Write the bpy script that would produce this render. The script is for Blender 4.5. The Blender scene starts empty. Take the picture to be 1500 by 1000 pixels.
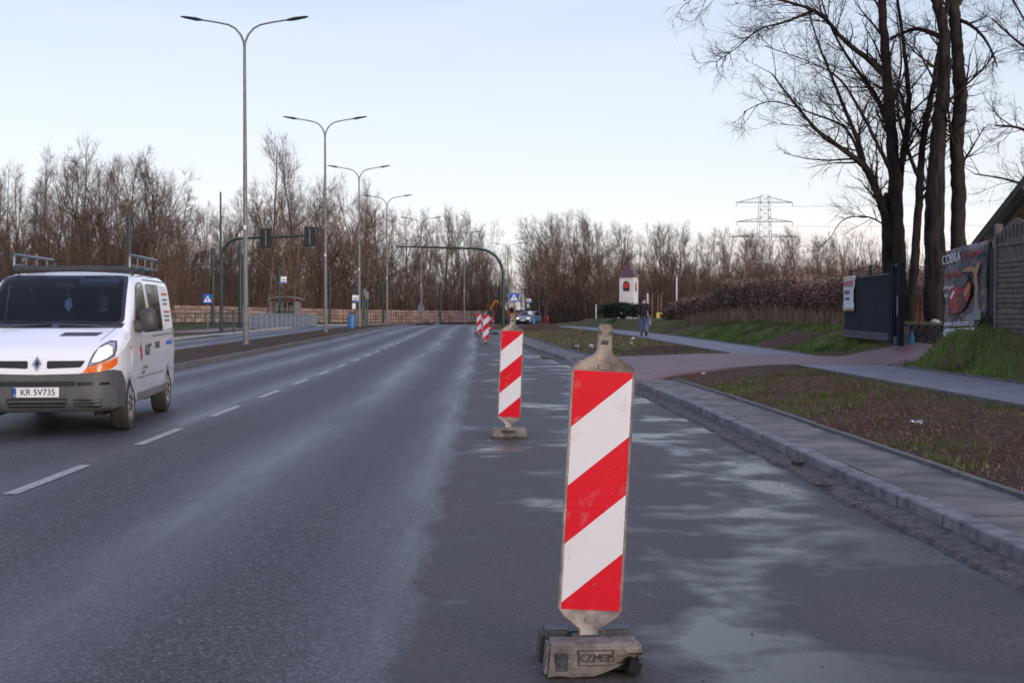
import bpy, bmesh, math, random
import numpy as np
from mathutils import Vector, Matrix, Euler
from mathutils.bvhtree import BVHTree

random.seed(7)
SC = bpy.context.scene
COL = SC.collection
R = math.radians

# ---------------------------------------------------------------- camera
F = 2083.0 / 1500.0            # focal length over image width
CAM_H = 1.5
cd = bpy.data.cameras.new("camera")
cd.sensor_width = 36.0
cd.lens = 36.0 * F
cd.clip_start = 0.1
cd.clip_end = 6000
cd.dof.use_dof = True
cd.dof.focus_distance = 7.5
cd.dof.aperture_fstop = 10.0
cam = bpy.data.objects.new("camera", cd)
COL.objects.link(cam)
cam.location = (0, 0, CAM_H)
cam.rotation_euler = (R(90) - math.atan(48 / 2083), 0, 0)
SC.camera = cam

# ---------------------------------------------------------------- sky, sun, exposure
SUN_EL, SUN_AZ = 10.0, 144.0     # azimuth clockwise from the view direction (+Y)
w = bpy.data.worlds.new("World")
SC.world = w
w.use_nodes = True
nt = w.node_tree
nt.nodes.clear()
wo = nt.nodes.new("ShaderNodeOutputWorld")
bg = nt.nodes.new("ShaderNodeBackground")
sky = nt.nodes.new("ShaderNodeTexSky")
sky.sky_type = 'NISHITA'
sky.sun_disc = False
sky.sun_elevation = R(SUN_EL)
sky.sun_rotation = R(SUN_AZ)
sky.altitude = 100
sky.air_density = 1.0
sky.dust_density = 0.6
sky.ozone_density = 1.6
# thin high veil of cloud and warm haze clouds low down, mixed over the sky by direction
tc = nt.nodes.new("ShaderNodeTexCoord")
def wnoise(scale, mscale, det, rough, dist, loc=(0, 0, 0)):
    mp = nt.nodes.new("ShaderNodeMapping"); mp.inputs['Scale'].default_value = mscale; mp.inputs['Location'].default_value = loc
    n = nt.nodes.new("ShaderNodeTexNoise"); n.inputs['Scale'].default_value = scale; n.inputs['Detail'].default_value = det
    n.inputs['Roughness'].default_value = rough; n.inputs['Distortion'].default_value = dist
    nt.links.new(tc.outputs['Generated'], mp.inputs[0]); nt.links.new(mp.outputs[0], n.inputs[0]); return n.outputs[0]
def wrange(i, a, b, c, d):
    m = nt.nodes.new("ShaderNodeMapRange"); nt.links.new(i, m.inputs[0])
    for k, v in enumerate((a, b, c, d)): m.inputs[k + 1].default_value = v
    return m.outputs[0]
def wmix(f, a, col, blend='MIX'):
    m = nt.nodes.new("ShaderNodeMixRGB"); m.blend_type = blend; m.inputs[2].default_value = (*col, 1)
    if isinstance(f, float): m.inputs[0].default_value = f
    else: nt.links.new(f, m.inputs[0])
    nt.links.new(a, m.inputs[1]); return m.outputs[0]
def wmul(a, b):
    m = nt.nodes.new("ShaderNodeMath"); m.operation = 'MULTIPLY'; nt.links.new(a, m.inputs[0]); nt.links.new(b, m.inputs[1]); return m.outputs[0]
wsep = nt.nodes.new("ShaderNodeSeparateXYZ"); nt.links.new(tc.outputs['Generated'], wsep.inputs[0]); wz = wsep.outputs[2]
skyc = wmix(1.0, sky.outputs[0], (1.06, .97, 1.10), 'MULTIPLY')
skyc = wmix(wmul(wrange(wnoise(2.6, (1, 1, 3.2), 7, .6, .8), .36, .66, .30, .90), wrange(wz, .18, .7, 1.0, .25)), skyc, (3.9, 4.45, 5.45))
skyc = wmix(wrange(wz, .25, .75, 0.0, .85), skyc, (3.9, 4.35, 6.8))
skyc = wmix(wrange(wz, 0.0, .26, .80, 0.0), skyc, (5.9, 5.85, 5.9))
lowc = wmul(wrange(wnoise(4.5, (1, 1, 7), 6, .6, .4, (3, 1, 0)), .42, .62, 0, .75), wrange(wz, .015, .085, 1, 0))
skyc = wmix(lowc, skyc, (6.8, 5.5, 4.9))
nt.links.new(skyc, bg.inputs[0])
bg.inputs[1].default_value = 0.12
nt.links.new(bg.outputs[0], wo.inputs[0])

sl = bpy.data.lights.new("sun", 'SUN')
sl.energy = 1.5
sl.angle = R(20)
sl.color = (1.0, 0.83, 0.68)
so = bpy.data.objects.new("sun", sl)
COL.objects.link(so)
_d = Vector((math.sin(R(SUN_AZ)) * math.cos(R(SUN_EL)), math.cos(R(SUN_AZ)) * math.cos(R(SUN_EL)), math.sin(R(SUN_EL))))
so.rotation_euler = _d.to_track_quat('Z', 'Y').to_euler()
so.location = (30, -20, 40)

SC.view_settings.view_transform = 'Standard'
SC.view_settings.look = 'None'
SC.view_settings.gamma = 1.0
SC.view_settings.exposure = 0.62
SC.view_settings.use_curve_mapping = False
SC.render.engine = 'CYCLES'
SC.cycles.use_denoising = True
SC.cycles.denoiser = 'OPENIMAGEDENOISE'
SC.cycles.max_bounces = 6
SC.cycles.diffuse_bounces = 3
SC.cycles.glossy_bounces = 3
SC.cycles.transmission_bounces = 6
SC.cycles.transparent_max_bounces = 12
SC.cycles.sample_clamp_indirect = 6

# ---------------------------------------------------------------- helpers
def tag(o, label=None, cat=None, group=None, kind=None):
    if label: o["label"] = label
    if cat: o["category"] = cat
    if group: o["group"] = group
    if kind: o["kind"] = kind
    return o

def empty(name, loc=(0, 0, 0), rz=0.0, label=None, cat=None, group=None):
    o = bpy.data.objects.new(name, None)
    o.empty_display_size = 0.2
    COL.objects.link(o)
    o.location = loc
    o.rotation_euler = (0, 0, rz)
    return tag(o, label, cat, group)

def link(name, me, parent=None, loc=None, rot=None):
    o = bpy.data.objects.new(name, me)
    COL.objects.link(o)
    if parent is not None: o.parent = parent
    if loc is not None: o.location = loc
    if rot is not None: o.rotation_euler = rot
    return o

def copy_tree(o, parent=None):
    c = o.copy()
    COL.objects.link(c)
    if parent is not None: c.parent = parent
    for ch in list(o.children): copy_tree(ch, c)
    return c

def smooth(me, angle=None):
    me.polygons.foreach_set("use_smooth", np.ones(len(me.polygons), dtype=bool))
    if angle is not None:
        try: me.set_sharp_from_angle(angle=R(angle))
        except Exception: pass
    me.update()

class MB:
    """collects shapes and links them as ONE mesh object"""
    def __init__(s): s.v = []; s.f = []
    def add(s, vs, fs):
        b = len(s.v)
        s.v += [tuple(p) for p in vs]
        s.f += [tuple(i + b for i in f) for f in fs]
        return s
    def box(s, c, d, rot=None, bev=0.0, top=(1, 1)):
        x, y, z = d[0] / 2, d[1] / 2, d[2] / 2
        if bev <= 0:
            vs = [Vector((sx * x * (top[0] if sz > 0 else 1), sy * y * (top[1] if sz > 0 else 1), sz * z)) for sz in (-1, 1) for sy in (-1, 1) for sx in (-1, 1)]
            fs = [(0, 2, 3, 1), (4, 5, 7, 6), (0, 1, 5, 4), (2, 6, 7, 3), (0, 4, 6, 2), (1, 3, 7, 5)]
        else:
            bm = bmesh.new()
            bmesh.ops.create_cube(bm, size=1)
            for v in bm.verts:
                t = v.co.z > 0
                v.co = Vector((v.co.x * d[0] * (top[0] if t else 1), v.co.y * d[1] * (top[1] if t else 1), v.co.z * d[2]))
            bmesh.ops.bevel(bm, geom=list(bm.edges), offset=bev, segments=1, affect='EDGES')
            bm.verts.index_update()
            vs = [v.co.copy() for v in bm.verts]
            fs = [tuple(v.index for v in f.verts) for f in bm.faces]
            bm.free()
        m = Euler(rot).to_matrix() if rot else Matrix.Identity(3)
        return s.add([m @ v + Vector(c) for v in vs], fs)
    def tube(s, pts, rad, n=8, cap=True):
        pts = [Vector(p) for p in pts]
        if not hasattr(rad, '__len__'): rad = [rad] * len(pts)
        vs = []; fs = []
        prev = None
        for i, p in enumerate(pts):
            t = (pts[min(i + 1, len(pts) - 1)] - pts[max(i - 1, 0)])
            if t.length < 1e-9: t = Vector((0, 0, 1))
            t.normalize()
            if prev is None:
                a = Vector((1, 0, 0)) if abs(t.x) < .9 else Vector((0, 1, 0))
                u = t.cross(a).normalized()
            else:
                u = (prev - t * prev.dot(t)).normalized()
            prev = u
            w_ = t.cross(u)
            for k in range(n):
                a = 2 * math.pi * k / n
                vs.append(p + (u * math.cos(a) + w_ * math.sin(a)) * rad[i])
        for i in range(len(pts) - 1):
            for k in range(n):
                fs.append((i * n + k, i * n + (k + 1) % n, (i + 1) * n + (k + 1) % n, (i + 1) * n + k))
        if cap:
            fs.append(tuple(range(n))[::-1])
            fs.append(tuple((len(pts) - 1) * n + k for k in range(n)))
        return s.add(vs, fs)
    def prism(s, poly, y0, y1, plane='xz'):
        """polygon extruded; plane xz -> extruded along y, yz -> along x, xy -> along z"""
        n = len(poly)
        def P(a, b, c):
            return {'xz': (a, c, b), 'yz': (c, a, b), 'xy': (a, b, c)}[plane]
        vs = [P(a, b, y0) for a, b in poly] + [P(a, b, y1) for a, b in poly]
        fs = [tuple(range(n)), tuple(range(n, 2 * n))[::-1]] + [(i, (i + 1) % n, n + (i + 1) % n, n + i) for i in range(n)]
        return s.add(vs, fs)
    def lathe(s, prof, c=(0, 0, 0), n=20, axis='z'):
        vs = []; fs = []
        for r, h in prof:
            for k in range(n):
                a = 2 * math.pi * k / n
                x, y = r * math.cos(a), r * math.sin(a)
                p = {'z': (x, y, h), 'x': (h, x, y), 'y': (x, h, y)}[axis]
                vs.append(Vector(p) + Vector(c))
        for i in range(len(prof) - 1):
            for k in range(n):
                fs.append((i * n + k, i * n + (k + 1) % n, (i + 1) * n + (k + 1) % n, (i + 1) * n + k))
        fs.append(tuple(range(n))[::-1]); fs.append(tuple((len(prof) - 1) * n + k for k in range(n)))
        return s.add(vs, fs)
    def mesh(s, name, mat=None, sm=None, recalc=True):
        me = bpy.data.meshes.new(name)
        me.from_pydata(s.v, [], s.f)
        if recalc:
            bm = bmesh.new(); bm.from_mesh(me)
            bmesh.ops.recalc_face_normals(bm, faces=bm.faces)
            bm.to_mesh(me); bm.free()
        if mat: me.materials.append(mat)
        if sm is not None: smooth(me, sm)
        return me
    def build(s, name, mat, parent=None, loc=None, rot=None, sm=None):
        return link(name, s.mesh(name, mat, sm), parent, loc, rot)

def raw_mesh(name, V, FA, mat, nper=3):
    """fast mesh from numpy arrays: V (n,3), FA (m,nper)"""
    me = bpy.data.meshes.new(name)
    V = np.asarray(V, dtype=np.float32); FA = np.asarray(FA, dtype=np.int32)
    me.vertices.add(len(V)); me.vertices.foreach_set("co", V.ravel())
    me.loops.add(FA.size); me.loops.foreach_set("vertex_index", FA.ravel())
    me.polygons.add(len(FA))
    me.polygons.foreach_set("loop_start", np.arange(len(FA), dtype=np.int32) * nper)
    me.polygons.foreach_set("loop_total", np.full(len(FA), nper, dtype=np.int32))
    me.update(calc_edges=True); me.validate()
    if mat: me.materials.append(mat)
    return me

def text_obj(s, size, mat, parent, loc, rot, depth=0.002, name="lettering", align='CENTER', sx=1.0):
    cu = bpy.data.curves.new("txt", 'FONT')
    cu.body = s; cu.size = size; cu.align_x = align; cu.align_y = 'CENTER'
    cu.extrude = depth; cu.resolution_u = 3
    t = bpy.data.objects.new("txt", cu); COL.objects.link(t)
    dg = bpy.context.evaluated_depsgraph_get()
    me = bpy.data.meshes.new_from_object(t.evaluated_get(dg))
    bpy.data.objects.remove(t); bpy.data.curves.remove(cu)
    me.materials.clear(); me.materials.append(mat)
    o = link(name, me, parent, loc, rot)
    o.scale = (sx, 1, 1)
    return o

# ---------------------------------------------------------------- materials
def nodes_of(m):
    m.use_nodes = True
    t = m.node_tree
    return t, t.nodes, t.links, t.nodes["Principled BSDF"]

def mat(name, c1, c2=None, rough=0.6, metal=0.0, scale=6.0, detail=5, bump=0.0, bscale=None, stretch=(1, 1, 1), rvar=0.0, rnd=0.0, coords='Object', spec=0.5, lo=0.35, hi=0.65):
    m = bpy.data.materials.new(name)
    t, N, L, P = nodes_of(m)
    P.inputs['Roughness'].default_value = rough
    P.inputs['Metallic'].default_value = metal
    P.inputs['Specular IOR Level'].default_value = spec
    if c2 is None: c2 = tuple(x * 0.72 for x in c1)
    tc = N.new("ShaderNodeTexCoord"); mp = N.new("ShaderNodeMapping")
    mp.inputs['Scale'].default_value = stretch
    L.new(tc.outputs[coords], mp.inputs[0])
    n = N.new("ShaderNodeTexNoise"); n.inputs['Scale'].default_value = scale; n.inputs['Detail'].default_value = detail
    L.new(mp.outputs[0], n.inputs[0])
    r = N.new("ShaderNodeValToRGB")
    r.color_ramp.elements[0].position = lo; r.color_ramp.elements[1].position = hi
    r.color_ramp.elements[0].color = (*c2, 1); r.color_ramp.elements[1].color = (*c1, 1)
    L.new(n.outputs[0], r.inputs[0])
    out = r.outputs[0]
    if rnd > 0:
        oi = N.new("ShaderNodeObjectInfo"); mr = N.new("ShaderNodeMapRange")
        mr.inputs[3].default_value = 1 - rnd; mr.inputs[4].default_value = 1 + rnd
        L.new(oi.outputs['Random'], mr.inputs[0])
        hs = N.new("ShaderNodeHueSaturation"); L.new(out, hs.inputs['Color']); L.new(mr.outputs[0], hs.inputs['Value'])
        out = hs.outputs[0]
    L.new(out, P.inputs['Base Color'])
    if rvar > 0:
        mr = N.new("ShaderNodeMapRange"); mr.inputs[3].default_value = max(0.02, rough - rvar); mr.inputs[4].default_value = min(1, rough + rvar)
        L.new(n.outputs[0], mr.inputs[0]); L.new(mr.outputs[0], P.inputs['Roughness'])
    if bump > 0:
        n2 = N.new("ShaderNodeTexNoise"); n2.inputs['Scale'].default_value = bscale or scale * 4; n2.inputs['Detail'].default_value = 4
        L.new(mp.outputs[0], n2.inputs[0])
        b = N.new("ShaderNodeBump"); b.inputs['Strength'].default_value = bump; b.inputs['Distance'].default_value = 0.02
        L.new(n2.outputs[0], b.inputs['Height']); L.new(b.outputs[0], P.inputs['Normal'])
    return m

def emis(name, c, s):
    m = bpy.data.materials.new(name)
    t, N, L, P = nodes_of(m)
    P.inputs['Base Color'].default_value = (*c, 1)
    P.inputs['Emission Color'].default_value = (*c, 1)
    P.inputs['Emission Strength'].default_value = s
    return m

def glass(name, tint=(0.55, 0.65, 0.68), refl=0.08):
    m = bpy.data.materials.new(name)
    t, N, L, P = nodes_of(m)
    tr = N.new("ShaderNodeBsdfTransparent"); tr.inputs[0].default_value = (*tint, 1)
    gl = N.new("ShaderNodeBsdfGlossy"); gl.inputs['Roughness'].default_value = 0.03
    fr = N.new("ShaderNodeFresnel"); fr.inputs[0].default_value = 1.5
    ad = N.new("ShaderNodeMath"); ad.operation = 'ADD'; ad.inputs[1].default_value = refl; ad.use_clamp = True
    L.new(fr.outputs[0], ad.inputs[0])
    mx = N.new("ShaderNodeMixShader")
    L.new(ad.outputs[0], mx.inputs[0]); L.new(tr.outputs[0], mx.inputs[1]); L.new(gl.outputs[0], mx.inputs[2])
    L.new(mx.outputs[0], N["Material Output"].inputs[0])
    return m

M = {}
M['galv'] = mat('galvanised_steel', (0.20, 0.195, 0.19), (0.13, 0.125, 0.12), 0.55, 0.25, 5, rvar=.15)
M['darkgreen'] = mat('dark_green_paint', (0.012, 0.035, 0.030), (0.008, 0.022, 0.02), 0.45, 0, 4)
M['lamp_dark'] = mat('dark_lamp_casing', (0.035, 0.037, 0.045), None, 0.5)
M['black'] = mat('black_plastic', (0.012, 0.012, 0.013), None, 0.5)
M['rubber'] = mat('tyre_rubber', (0.022, 0.021, 0.020), (0.035, 0.03, 0.026), 0.85, 0, 9, bump=.2)
M['white'] = mat('white_enamel', (0.78, 0.78, 0.78), (0.66, 0.66, 0.66), 0.4, 0, 3)
M['blue'] = mat('blue_sign_paint', (0.012, 0.10, 0.42), (0.01, 0.085, 0.36), 0.4, 0, 8)
M['signback'] = mat('sign_back_grey', (0.20, 0.21, 0.22), None, 0.6, 0.3)
M['red'] = mat('red_paint', (0.50, 0.02, 0.025), (0.42, 0.015, 0.02), 0.45)
M['orange'] = mat('orange_machine_paint', (0.72, 0.26, 0.03), (0.5, 0.16, 0.02), 0.5)
M['yellow'] = mat('yellow_paint', (0.62, 0.50, 0.10), (0.5, 0.38, 0.07), 0.6)

# ---------------------------------------------------------------- the lie of the land
def lerp_tab(tab):
    xs = [a for a, b in tab]; ys = [b for a, b in tab]
    return lambda t: float(np.interp(t, xs, ys))

def catmull(tab, step=2.0):
    xs = np.array([a for a, b in tab], float); ys = np.array([b for a, b in tab], float)
    m = np.gradient(ys, xs)
    out_x = np.arange(xs[0], xs[-1], step); out = []
    for t in out_x:
        i = int(np.clip(np.searchsorted(xs, t, 'right') - 1, 0, len(xs) - 2))
        h = xs[i + 1] - xs[i]; s = (t - xs[i]) / h
        out.append((2*s**3-3*s**2+1)*ys[i] + (s**3-2*s**2+s)*h*m[i] + (-2*s**3+3*s**2)*ys[i+1] + (s**3-s**2)*h*m[i+1])
    return out_x, np.array(out)

# right edge of the running lane (x as a function of distance y)
R_TAB = [(-40, 0.45), (-20, 0.05), (0, -0.38), (20, -0.68), (40, -1.02), (64, -1.55), (98, -2.5), (120, -3.05), (141, -3.1), (171, -1.2), (197, 3.2), (224, 9.6), (252, 17.5), (300, 35.0), (360, 60.0)]
_rx, _ry = catmull(R_TAB)
def Rx(y): return float(np.interp(y, _rx, _ry))
def Rslope(y): return (Rx(y + 1) - Rx(y - 1)) / 2
def off_pt(y, o):
    """point at offset o to the right of the lane edge, at station y"""
    s = Rslope(y); l = math.hypot(1, s)
    return Rx(y) + o / l, y - o * s / l
zb = lerp_tab([(-60, 0), (100, 0), (135, -0.12), (171, -0.42), (224, -1.0), (260, -1.15), (3000, -1.15)])
# front of the right-hand kerb
K_TAB = [(-20, 3.75), (0, 3.16), (8, 2.92), (25, 2.42), (35, 1.88), (45, 1.20), (55, 0.55), (70, -0.15), (85, -0.95), (98, -1.55), (120, -2.3), (141, -2.45), (171, -0.6), (197, 3.9), (224, 10.4), (252, 18.4), (300, 36), (360, 61)]
_kx, _ky = catmull(K_TAB)
def Kx(y): return float(np.interp(y, _kx, _ky))

def sstep(a, b, t):
    t = min(1, max(0, (t - a) / (b - a))); return t * t * (3 - 2 * t)

PATH0, PATH1 = 6.75, 8.75       # the pavement on the right
def path_x(y):                  # the pavement bends towards the road far off
    return -.022 * (min(y, 140) - 20) - .00105 * max(0, min(y, 140) - 60) ** 2
plateau = lerp_tab([(-20, 1.3), (30.5, 1.25), (31.8, 0.95), (32.4, 0.56), (36.4, 0.60), (37.5, 0.72), (45, 0.80), (62, 0.95), (80, 0.85), (108, 0.78), (130, 0.2), (200, 0), (3000, 0)])
def gz(x, y):
    """height of the ground"""
    b = zb(y)
    k = Kx(y)
    if x < k + 0.1:
        sl = math.hypot(1, Rslope(y)); o = (x - Rx(y)) / sl
        if o > -14.35: return b - 0.09
        t = sstep(-14.35, -14.6, o)
        return b - 0.09 + 0.17 * sstep(14.35, 14.6, -o) + 0.25 * sstep(24, 60, -o)
    px = path_x(y)
    p0, p1 = PATH0 + px, PATH1 + px
    z = b + 0.03
    if y < 200:
        e = x - k
        z = b + 0.06 + 0.05 * sstep(0.85, 1.1, e) + 0.08 * sstep(1.1, max(1.6, p0 - k), e) if y < 110 else b + 0.11
    if x > p1 and y < 200:
        h = plateau(y)
        w_ = 1.15 if y < 32 else (1.6 if y < 38 else (2.6 if y < 75 else 1.2))
        z += (h - 0.19) * sstep(p1 + 0.25, p1 + 0.25 + w_, x)
        if x > 9.95 and 36.9 < y < 46:
            z = max(z, b + 1.02 * sstep(36.9, 37.0, y) * sstep(9.95, 10.25, x) * (1 - sstep(42.5, 45.5, y)))
    return z
def gnoise(x, y):
    return 0.5 * math.sin(1.7 * x + .6 * y) * math.cos(1.1 * y - .7 * x) + 0.35 * math.sin(4.1 * x - 2.7 * y + 1) + .25 * math.cos(7.3 * y + 5.1 * x)

def at(px, py, d):
    """a point of the photograph (1500 x 1000) at distance d, in metres"""
    return Vector(((px - 750) / 2083 * d, d, CAM_H - (py - 452) / 2083 * d))
def on_ground(px, d):
    x = (px - 750) / 2083 * d
    return Vector((x, d, gz(x, d)))

# ground sheet
def ground_mat():
    m = bpy.data.materials.new('soil_and_turf')
    t, N, L, P = nodes_of(m)
    P.inputs['Roughness'].default_value = 0.95
    P.inputs['Specular IOR Level'].default_value = 0.15
    tc = N.new("ShaderNodeTexCoord")
    def noise(sc, det=6, rough=.6):
        n = N.new("ShaderNodeTexNoise"); n.inputs['Scale'].default_value = sc; n.inputs['Detail'].default_value = det; n.inputs['Roughness'].default_value = rough
        L.new(tc.outputs['Object'], n.inputs[0]); return n.outputs[0]
    def ramp(i, stops):
        r = N.new("ShaderNodeValToRGB"); e = r.color_ramp.elements
        while len(e) < len(stops): e.new(0.5)
        for k, (p, c) in enumerate(stops): e[k].position = p; e[k].color = (*c, 1)
        L.new(i, r.inputs[0]); return r.outputs[0]
    def mix(f, a, b):
        x = N.new("ShaderNodeMixRGB"); L.new(f, x.inputs[0]); L.new(a, x.inputs[1]); L.new(b, x.inputs[2]); return x.outputs[0]
    soil = ramp(noise(9, 9, .75), [(.30, (0.026, 0.013, 0.008)), (.5, (0.080, 0.042, 0.025)), (.7, (0.150, 0.088, 0.054))])
    turf = ramp(noise(14, 8, .7), [(.3, (0.030, 0.045, 0.010)), (.55, (0.078, 0.098, 0.024)), (.75, (0.15, 0.125, 0.05))])
    dry = ramp(noise(12, 8, .7), [(.3, (0.045, 0.032, 0.015)), (.6, (0.115, 0.085, 0.042))])
    a = N.new("ShaderNodeAttribute"); a.attribute_name = "turf"
    ad = N.new("ShaderNodeMath"); ad.operation = 'ADD'
    nn = N.new("ShaderNodeMath"); nn.operation = 'MULTIPLY_ADD'; nn.inputs[1].default_value = 1.5; nn.inputs[2].default_value = -0.75
    L.new(noise(0.9, 7, .65), nn.inputs[0]); L.new(nn.outputs[0], ad.inputs[0]); L.new(a.outputs['Fac'], ad.inputs[1])
    f = ramp(ad.outputs[0], [(.38, (0, 0, 0)), (.62, (1, 1, 1))])
    g = mix(ramp(noise(0.5, 5), [(.42, (0, 0, 0)), (.62, (1, 1, 1))]), turf, dry)
    L.new(mix(f, soil, g), P.inputs['Base Color'])
    b = N.new("ShaderNodeBump"); b.inputs['Strength'].default_value = 1.0; b.inputs['Distance'].default_value = 0.05
    L.new(noise(16, 9, .75), b.inputs['Height']); L.new(b.outputs[0], P.inputs['Normal'])
    return m

def rng(a, b, s): return list(np.arange(a, b, s))
gx = [-900, -500, -300, -200, -140, -100, -80, -65, -55] + rng(-48, 1.5, 1.5) + rng(1.5, 13, 0.22) + rng(13, 24, 1.0) + [26, 30, 35, 42, 50, 60, 80, 110, 150, 220, 340, 560, 900]
gy = [-40, -30, -20, -12, -6, -2] + rng(0, 48, 0.3) + rng(48, 110, 1.0) + rng(110, 280, 5) + [290, 310, 340, 380, 430, 500, 600, 800, 1200, 2000, 3000]
def turf_amount(x, y):
    px = path_x(y)
    if x < Kx(y): return 0.35 if x > -15 else 0.62
    if x < PATH0 + px:
        if y < 33: return 0.22 + 0.14 * (gnoise(x * .5, y * .35)) + .12 * sstep(1.2, 0, PATH0 + px - x)
        if y < 70: return 0.55 + 0.2 * gnoise(x * .4, y * .3)
        return 0.45
    if y < 33: return 0.95
    if x > 9.9 and 32 < y < 60: return 0.1
    if 38 < y < 75: return 0.72 + .25 * gnoise(x * .35, y * .2)
    return 0.6
V = []; T = []
for y in gy:
    for x in gx:
        z = gz(x, y)
        if x > Kx(y) + 1.2 and y < 110 and not (PATH0 - .2 < x - path_x(y) < PATH1 + .2) and not (27 < y < 42 and x < 9.9):
            z += 0.022 * gnoise(x * 1.3, y * 1.1) + (0.05 * gnoise(x * .6, y * .5) if x > 8.6 else 0)
        V.append((x, y, z)); T.append(turf_amount(x, y))
nx = len(gx)
FA = [(j * nx + i, j * nx + i + 1, (j + 1) * nx + i + 1, (j + 1) * nx + i) for j in range(len(gy) - 1) for i in range(nx - 1)]
me = raw_mesh("ground", V, FA, ground_mat(), 4)
smooth(me)
at_ = me.attributes.new("turf", 'FLOAT', 'POINT'); at_.data.foreach_set("value", np.array(T, dtype=np.float32))
tag(link("ground", me), kind="structure")

# strips along the road --------------------------------------------------
def strip(name, lo, hi, z, mt, ys=None, nacross=1, parent=None, zlo=None, kind="structure", lox=None, hix=None):
    """sheet between offsets lo and hi (numbers, or functions of y giving x directly)"""
    ys = ys if ys is not None else rng(-30, 40, 1.0) + rng(40, 345, 3.0)
    V = []; UV = []
    for y in ys:
        a = off_pt(y, lo) if lox is None else (lox(y), y)
        b = off_pt(y, hi) if hix is None else (hix(y), y)
        for k in range(nacross + 1):
            s = k / nacross
            x_ = a[0] + (b[0] - a[0]) * s; y_ = a[1] + (b[1] - a[1]) * s
            V.append((x_, y_, zb(y) + z)); UV.append((x_ - Rx(y_), y_))
    n = nacross + 1
    FA = [(j * n + i, j * n + i + 1, (j + 1) * n + i + 1, (j + 1) * n + i) for j in range(len(ys) - 1) for i in range(nacross)]
    me = raw_mesh(name, V, FA, mt, 4)
    uv = me.uv_layers.new(name="road")
    li = np.zeros(len(me.loops), dtype=np.int32); me.loops.foreach_get("vertex_index", li)
    uv.data.foreach_set("uv", np.array(UV, dtype=np.float32)[li].ravel())
    return tag(link(name, me, parent), kind=kind)

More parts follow.
